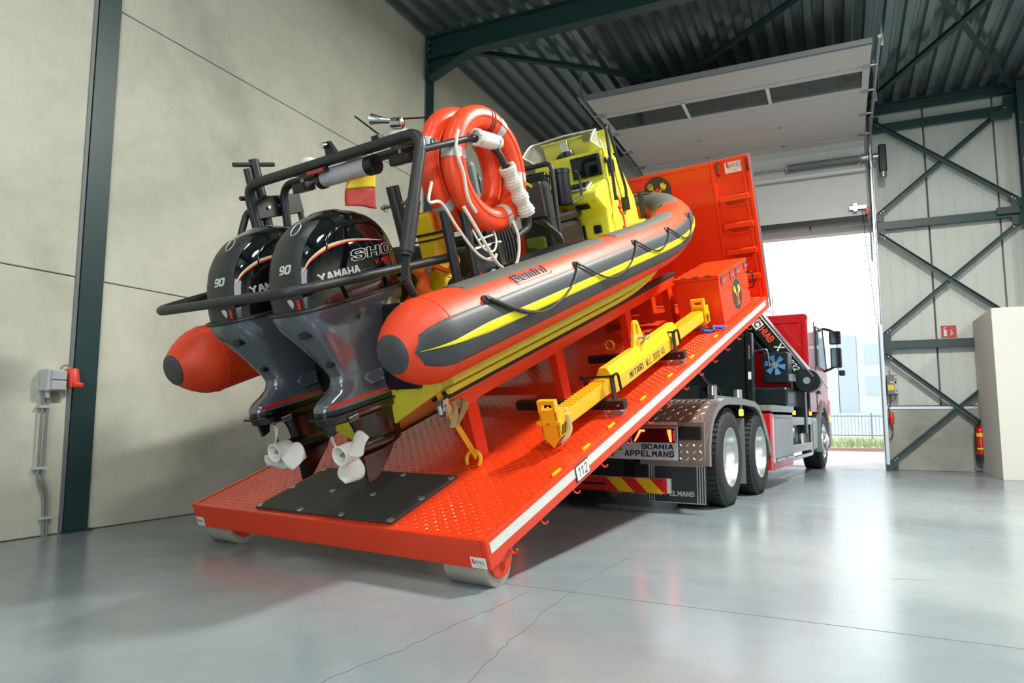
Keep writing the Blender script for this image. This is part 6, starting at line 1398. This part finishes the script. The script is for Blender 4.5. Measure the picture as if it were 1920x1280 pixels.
# rear underrun bumper with hazard board
bp = part('rear_bumper', MB().box(-0.86, -0.79, -0.90, 0.90, 0.172, 0.300), 'grey_plastic', T, bevel=0.006)
part('red_bar', MB().box(-0.87, -0.86, -0.30, 0.30, 0.245, 0.298), 'hazard_red', bp)
part('red_bar', MB().box(-0.87, -0.86, -0.30, 0.30, 0.172, 0.222), 'hazard_red', bp)
part('gap_strip', MB().box(-0.868, -0.86, -0.30, 0.30, 0.222, 0.245), 'truck_black', bp)
for s in (-1, 1):
    y0, y1 = 0.30, 0.885
    hz = part('hazard_board', MB().box(-0.872, -0.86, min(s * y0, s * y1), max(s * y0, s * y1), 0.168, 0.300), 'hazard_red', bp)
    for a in (0.30, 0.575):
        part('yellow_stripe', MB().prism([(a + 0.135, 0.170), (a + 0.285 if a < 0.5 else a + 0.285, 0.170), (a + 0.155, 0.298), (a + 0.012, 0.298)], lambda p, b, q: (-0.872 - q, s * p, b), 0, 0.0015), 'hazard_yellow', hz)
    for yy in (0.32, 0.58, 0.865):
        for zz in (0.185, 0.285): part('screw', MB().lathe([(0.006, 0), (0.006, 0.003)], (-0.8735, s * yy, zz), (-1, 0, 0), 8), 'galv', hz)
    part('end_cap', MB().box(-0.86, -0.73, min(s * 0.895, s * 0.905), max(s * 0.895, s * 0.905), 0.175, 0.30), 'board_white', bp)
# side: tool locker, underrun rails, tank
for s in (-1, 1):
    Y = lambda a, b: (min(s * a, s * b), max(s * a, s * b))
    lk = part('side_locker', MB().box(1.94, 3.16, *Y(0.70, 1.245), 0.31, 0.88), 'box_alu', T, bevel=0.01)
    part('locker_door', MB().box(2.0, 3.12, *Y(1.245, 1.257), 0.36, 0.84), 'box_alu', lk, bevel=0.008)
    part('door_frame', MB().box(1.94, 1.985, *Y(1.24, 1.262), 0.31, 0.88).box(1.94, 3.16, *Y(1.24, 1.262), 0.85, 0.885).box(3.13, 3.17, *Y(1.24, 1.262), 0.31, 0.88), 'alu', lk)
    part('latch', MB().tube([(2.05, s * 1.275, 0.335), (2.5, s * 1.275, 0.335)], 0.018, 8), 'alu', lk, 40)
    part('latch', MB().tube([(2.62, s * 1.275, 0.335), (3.07, s * 1.275, 0.335)], 0.018, 8), 'alu', lk, 40)
    part('red_plate', MB().box(1.76, 1.94, *Y(0.95, 1.25), 0.23, 0.90), 'cab_red', lk)
    part('red_skirt', MB().box(1.9, 3.16, *Y(1.0, 1.25), 0.225, 0.31), 'cab_red', lk)
    part('step_deck', MB().box(1.8, 3.3, *Y(0.72, 1.25), 0.93, 1.0), 'chequer_alu_top', T)
    part('step_edge', MB().box(1.8, 3.3, *Y(1.25, 1.262), 0.92, 1.0), 'alu', T)
    gr = part('side_guard', MB().box(3.2, 4.95, *Y(1.20, 1.245), 0.75, 0.86), 'alu', T, bevel=0.008)
    part('lower_rail', MB().box(3.2, 4.95, *Y(1.20, 1.245), 0.37, 0.48), 'alu', gr, bevel=0.008)
    part('end_post', MB().tube(fillet([(4.95, s * 1.22, 0.86), (4.95, s * 1.22, 0.30), (3.3, s * 1.18, 0.28)], 0.08), 0.03, 8), 'alu', gr, 40)
    part('side_marker', MB().box(3.35, 3.45, *Y(1.23, 1.26), 0.89, 0.95), 'amber_on', gr, bevel=0.01)
    part('side_marker', MB().box(4.75, 4.85, *Y(1.23, 1.26), 0.89, 0.95), 'amber_on', gr, bevel=0.01)
    for k, x in enumerate((3.55, 4.2)):
        part('air_tank', MB().lathe([(0.02, 0), (0.13, 0.02), (0.15, 0.06), (0.15, 0.5), (0.13, 0.54), (0.02, 0.56)], (x, s * 1.15, 0.62), (0, -s, 0), 20), 'galv' if k else 'truck_black', gr, 40)
    part('fuel_tank', MB().box(5.0, 5.55, *Y(0.75, 1.235), 0.34, 0.86), 'box_alu', T, bevel=0.05, seg=3)
# hook-lift gear
hl = part('hook_lift', MB().box(-0.6, 4.2, -0.38, -0.26, 0.84, 0.98).box(-0.6, 4.2, 0.26, 0.38, 0.84, 0.98), 'truck_black', T)
part('lift_ram', MB().tube([(2.9, -0.40, 1.0), (2.2, -0.40, 1.25)], 0.075, 14), 'truck_black', hl, 40)
part('ram_rod', MB().tube([(2.2, -0.40, 1.25), (1.3, -0.40, 1.60)], 0.045, 14), 'chrome', hl, 40)
part('lift_ram', MB().tube([(2.9, 0.40, 1.0), (2.2, 0.40, 1.25)], 0.075, 14), 'truck_black', hl, 40)
part('ram_rod', MB().tube([(2.2, 0.40, 1.25), (1.3, 0.40, 1.60)], 0.045, 14), 'chrome', hl, 40)
part('rear_roller', MB().lathe([(0.09, 0), (0.09, 0.2)], (-0.5, -0.62, 0.92), (0, 1, 0), 16), 'truck_black', hl, 40)
part('hydraulic_hose', MB().tube(spline([(1.6, -0.55, 1.02), (1.8, -0.6, 1.25), (2.0, -0.62, 1.12), (2.3, -0.6, 1.05)]), 0.018, 8), 'black_rubber', hl, 50)
part('lift_arm', MB().bar((2.6, 0, 1.0), (3.1, 0, 2.05), 0.35, 0.25), 'truck_black', hl)
part('service_cabinet', MB().box(2.6, 2.95, -0.83, 0.83, 1.0, 1.95), 'crane_black', hl, bevel=0.015)
part('cabinet_post', MB().box(2.55, 2.66, -0.90, -0.82, 1.0, 1.97), 'crane_black', hl, bevel=0.01)
part('cabinet_latch', MB().box(2.545, 2.552, -0.872, -0.852, 1.62, 1.80), 'alu', hl)
part('cabinet_label', MB().box(2.545, 2.552, -0.88, -0.84, 1.35, 1.45), 'white_paint', hl)
# cab
CAB = [(4.90, 0.95), (4.90, 2.40), (4.98, 2.52), (5.4, 2.58), (6.5, 2.60), (6.75, 2.52), (7.0, 1.55), (7.05, 0.95)]
cab = part('cab', MB().prism(CAB, lambda a, b, q: (a, q, b), -1.235, 1.235), 'cab_red', T, bevel=0.07, seg=4)
part('rear_panel', MB().box(4.885, 4.90, -1.05, 1.05, 1.05, 2.30), 'cab_red', cab, bevel=0.01)
part('roof_rib', MB().box(4.88, 4.90, -1.12, 1.12, 2.36, 2.39), 'cab_red', cab, bevel=0.008)
for s in (-1, 1):
    part('rear_pillar', MB().box(4.88, 4.96, min(s * 1.15, s * 1.24), max(s * 1.15, s * 1.24), 0.98, 2.40), 'cab_red', cab, bevel=0.02)
    part('side_window', MB().prism([(5.72, 1.72), (5.72, 2.38), (6.55, 2.40), (6.86, 1.70)], lambda a, b, q: (a, s * (1.236 + q), b), 0, 0.006), 'window_dark', cab)
    part('window_seal', MB().tube([(5.72, s * 1.24, 1.72), (5.72, s * 1.24, 2.38), (6.55, s * 1.24, 2.40), (6.86, s * 1.24, 1.70)], 0.012, 6, closed=True), 'truck_black', cab)
    part('door_seam', MB().tube([(5.62, s * 1.238, 1.0), (5.62, s * 1.238, 2.45)], 0.006, 5), 'truck_black', cab)
    part('air_deflector', MB().prism([(4.55, 1.05), (4.88, 1.05), (4.92, 2.45), (4.86, 2.50)], lambda a, b, q: (a, s * q, b), 1.19, 1.23) if s > 0 else MB().box(4.80, 4.88, -1.245, -1.20, 1.0, 1.45), 'truck_black', cab)
    part('handle', MB().box(5.70, 5.90, *sorted((s * 1.238, s * 1.27)), 1.25, 1.31), 'truck_black', cab, bevel=0.01)
    part('accent_strip', MB().prism([(5.66, 1.62), (5.70, 1.64), (6.95, 1.42), (6.95, 1.38)], lambda a, b, q: (a, s * (1.236 + q), b), 0, 0.008), 'gold', cab)
    WA = [(6.2 + 0.66 * math.cos(R(a)), 0.50 + 0.66 * math.sin(R(a))) for a in range(0, 181, 12)]
    WI = [(6.2 + 0.53 * math.cos(R(a)), 0.50 + 0.53 * math.sin(R(a))) for a in range(180, -1, -12)]
    part('wheel_arch', MB().prism([(6.86, 0.35)] + WA + [(5.54, 0.30), (5.67, 0.30)] + WI + [(6.73, 0.35)], lambda a, b, q: (a, s * q, b), 0.92, 1.262), 'mid_grey', T, bevel=0.012)
    part('arch_panel', MB().box(5.0, 6.86, *sorted((s * 1.0, s * 1.23)), 0.95, 1.10), 'cab_red', cab)
    part('corner_panel', MB().box(6.86, 7.12, *sorted((s * 0.9, s * 1.25)), 0.32, 1.2), 'cab_red', cab, bevel=0.04)
    part('step_light', MB().box(6.80, 6.90, *sorted((s * 1.24, s * 1.268)), 0.78, 0.90), 'amber_on', cab)
    mr = part('mirror', MB().box(6.66, 6.76, *sorted((s * 1.34, s * 1.52)), 1.74, 2.10), 'truck_black', T, bevel=0.025, seg=3)
    part('mirror_glass', MB().box(6.655, 6.66, *sorted((s * 1.36, s * 1.50)), 1.76, 2.08), 'mirror_glass', mr)
    part('wide_mirror', MB().box(6.66, 6.76, *sorted((s * 1.33, s * 1.52)), 2.16, 2.40), 'truck_black', mr, bevel=0.025, seg=3)
    part('wide_glass', MB().box(6.655, 6.66, *sorted((s * 1.35, s * 1.50)), 2.18, 2.38), 'mirror_glass', mr)
    part('mirror_arm', MB().tube(fillet([(6.70, s * 1.22, 2.45), (6.72, s * 1.30, 2.44), (6.72, s * 1.42, 2.38)], 0.04), 0.025, 8).tube(fillet([(6.70, s * 1.22, 1.68), (6.72, s * 1.36, 1.74), (6.72, s * 1.40, 1.78)], 0.04), 0.022, 8), 'truck_black', mr, 40)
    part('kerb_mirror', MB().box(6.70, 6.78, *sorted((s * 1.46, s * 1.56)), 1.60, 1.70), 'truck_black', mr, bevel=0.02)
part('windscreen', MB().prism([(6.775, 2.46), (6.785, 2.46), (7.0, 1.60), (6.99, 1.60)], lambda a, b, q: (a + 0.004, q, b), -1.1, 1.1), 'window_dark', cab)
part('front_bumper', MB().box(6.86, 7.15, -1.24, 1.24, 0.32, 0.95), 'cab_red', cab, bevel=0.05)
part('roof_antenna', MB().tube([(5.6, -0.6, 2.6), (5.58, -0.6, 2.95)], 0.006, 6), 'black_paint', cab)
# --- loader crane
K = thing('loader_crane', 'black folded loader crane with orange lettering behind the truck cab', 'crane', MT, (3.8, -0.2, 1.0))
part('base', MB().box(3.25, 4.6, -1.18, 1.15, 1.0, 1.26), 'crane_black', K, bevel=0.02)
part('oil_tank', MB().box(3.22, 3.7, -1.20, -0.55, 1.03, 1.27), 'crane_black', K, bevel=0.03)
part('slew_column', MB().lathe([(0.22, 0), (0.20, 0.3), (0.18, 1.1)], (4.0, -0.1, 1.2), (0, 0, 1), 20), 'crane_black', K, 40)
bo, bl_ = (-0.62, 2.50), (-1.40, 1.42)
ax_ = Vector((0, bl_[0] - bo[0], bl_[1] - bo[1])).normalized(); nn = Vector((0, -ax_.z, ax_.y))
if nn.y > 0: nn = -nn
bc = Vector((4.1, bo[0], bo[1])) - nn * 0.09 - ax_ * 0.35; be = Vector((4.1, bl_[0], bl_[1])) - nn * 0.09
BM = part('boom', MB().bar(bc, be, 0.30, 0.24, up=nn), 'crane_black', K, bevel=0.02)
fx0 = 4.1 - 0.155
def bw(u, v, q):   # writing plane on the rear face of the boom: u down along the boom, v across
    p = bc + ax_ * u + nn * (v); return (fx0 - 0.002 - q, p.y, p.z)
part('top_edge', MB().bar(bc + nn * 0.135, be + nn * 0.135, 0.32, 0.02, up=nn), 'galv', BM)
part('boom_ram', MB().tube([bc - nn * 0.22 - ax_ * 0.1, bc - nn * 0.20 + ax_ * 0.95], 0.06, 12), 'crane_black', BM, 40)
part('inner_boom', MB().bar(Vector((4.42, -0.45, 2.36)), Vector((4.42, -1.30, 1.36)), 0.22, 0.20, up=nn), 'crane_black', K, bevel=0.02)
part('sticker', MB().prism([(0.30, -0.07), (0.50, -0.07), (0.50, 0.08), (0.30, 0.08)], bw, 0, 0.002), 'brand_orange', BM)
part('lettering', text_mb('APPELMANS', 0.062, lambda u, v, q: bw(0.31 + u, -0.025 + v, 0.002 + q), 0.18, 0.001, wt=1.2, gap=2.0), 'white_paint', BM)
part('sticker', MB().prism([(0.53, -0.07), (0.65, -0.07), (0.65, 0.07), (0.53, 0.07)], bw, 0, 0.002), 'white_paint', BM)
part('mascot_ring', MB().tube([bw(0.59 + 0.04 * math.cos(R(a)), 0.0 + 0.04 * math.sin(R(a)), 0.003) for a in range(20, 330, 20)], 0.010, 5), 'print_dark', BM)
part('lettering', text_mb('HIAB', 0.11, lambda u, v, q: bw(0.67 + u, -0.045 + v, q), 0.25, 0.002, wt=1.5, gap=2.0), 'brand_orange', BM)
part('lettering', text_mb('X', 0.12, lambda u, v, q: bw(1.0 + u, -0.03 + v, q), 0.09, 0.002, wt=1.0, shear=0.2), 'white_paint', BM)
part('lettering', text_mb('232', 0.085, lambda u, v, q: bw(1.30 + u, -0.02 + v, q), 0.17, 0.002, wt=1.1, shear=0.2), 'white_paint', BM)
kn = part('knuckle', MB().lathe([(0.16, 0), (0.17, 0.02), (0.17, 0.30), (0.16, 0.32)], (3.94, be.y - 0.02, be.z + 0.02), (1, 0, 0), 24), 'crane_black', K, 40)
part('knuckle_pin', MB().lathe([(0.05, 0), (0.05, 0.38)], (3.92, be.y - 0.02, be.z + 0.02), (1, 0, 0), 16), 'galv', kn, 40)
part('leg', MB().box(4.25, 4.45, -1.26, -1.10, 0.62, 1.50), 'crane_black', K, bevel=0.02)
part('leg_rod', MB().tube([(4.35, -1.18, 0.62), (4.35, -1.18, 0.45)], 0.05, 12), 'chrome', K, 40)
for k, yy in enumerate((-1.05, -0.98, -1.12)): part('hydraulic_hose', MB().tube(spline([(3.9, yy, 1.40), (3.82, yy - 0.04, 1.30), (3.85, yy - 0.02, 1.15), (3.88, yy, 1.02)]), 0.02, 8), 'black_rubber', K, 50)
fb = part('cooler_box', MB().box(3.30, 3.62, -1.21, -0.87, 1.335, 1.76), 'crane_black', K, bevel=0.015)
part('shroud', MB().lathe([(0.165, 0), (0.165, 0.006), (0.15, 0.006)], (3.30, -1.04, 1.58), (-1, 0, 0), 28, False), 'truck_black', fb, 40)
for k in range(6):
    a = R(k * 60 + 15)
    part('fan_blade', MB().prism([(0.045, -0.02), (0.135, -0.045), (0.14, 0.035), (0.05, 0.015)], lambda p, b, q: (3.288 - q - b * 0.15, -1.04 + p * math.cos(a) - b * math.sin(a), 1.58 + p * math.sin(a) + b * math.cos(a)), 0, 0.004), 'fan_blue', fb)
part('fan_hub', MB().lathe([(0.05, 0), (0.045, 0.014), (0, 0.016)], (3.292, -1.04, 1.58), (-1, 0, 0), 18), 'mid_grey', fb, 40)
part('valve_block', MB().box(3.42, 3.62, -1.25, -1.205, 1.36, 1.46), 'galv', K)
part('pipe', MB().tube(fillet([(3.1, -0.75, 1.75), (3.1, -0.98, 1.80), (3.12, -1.0, 1.55)], 0.05), 0.014, 8), 'chrome', K, 40)
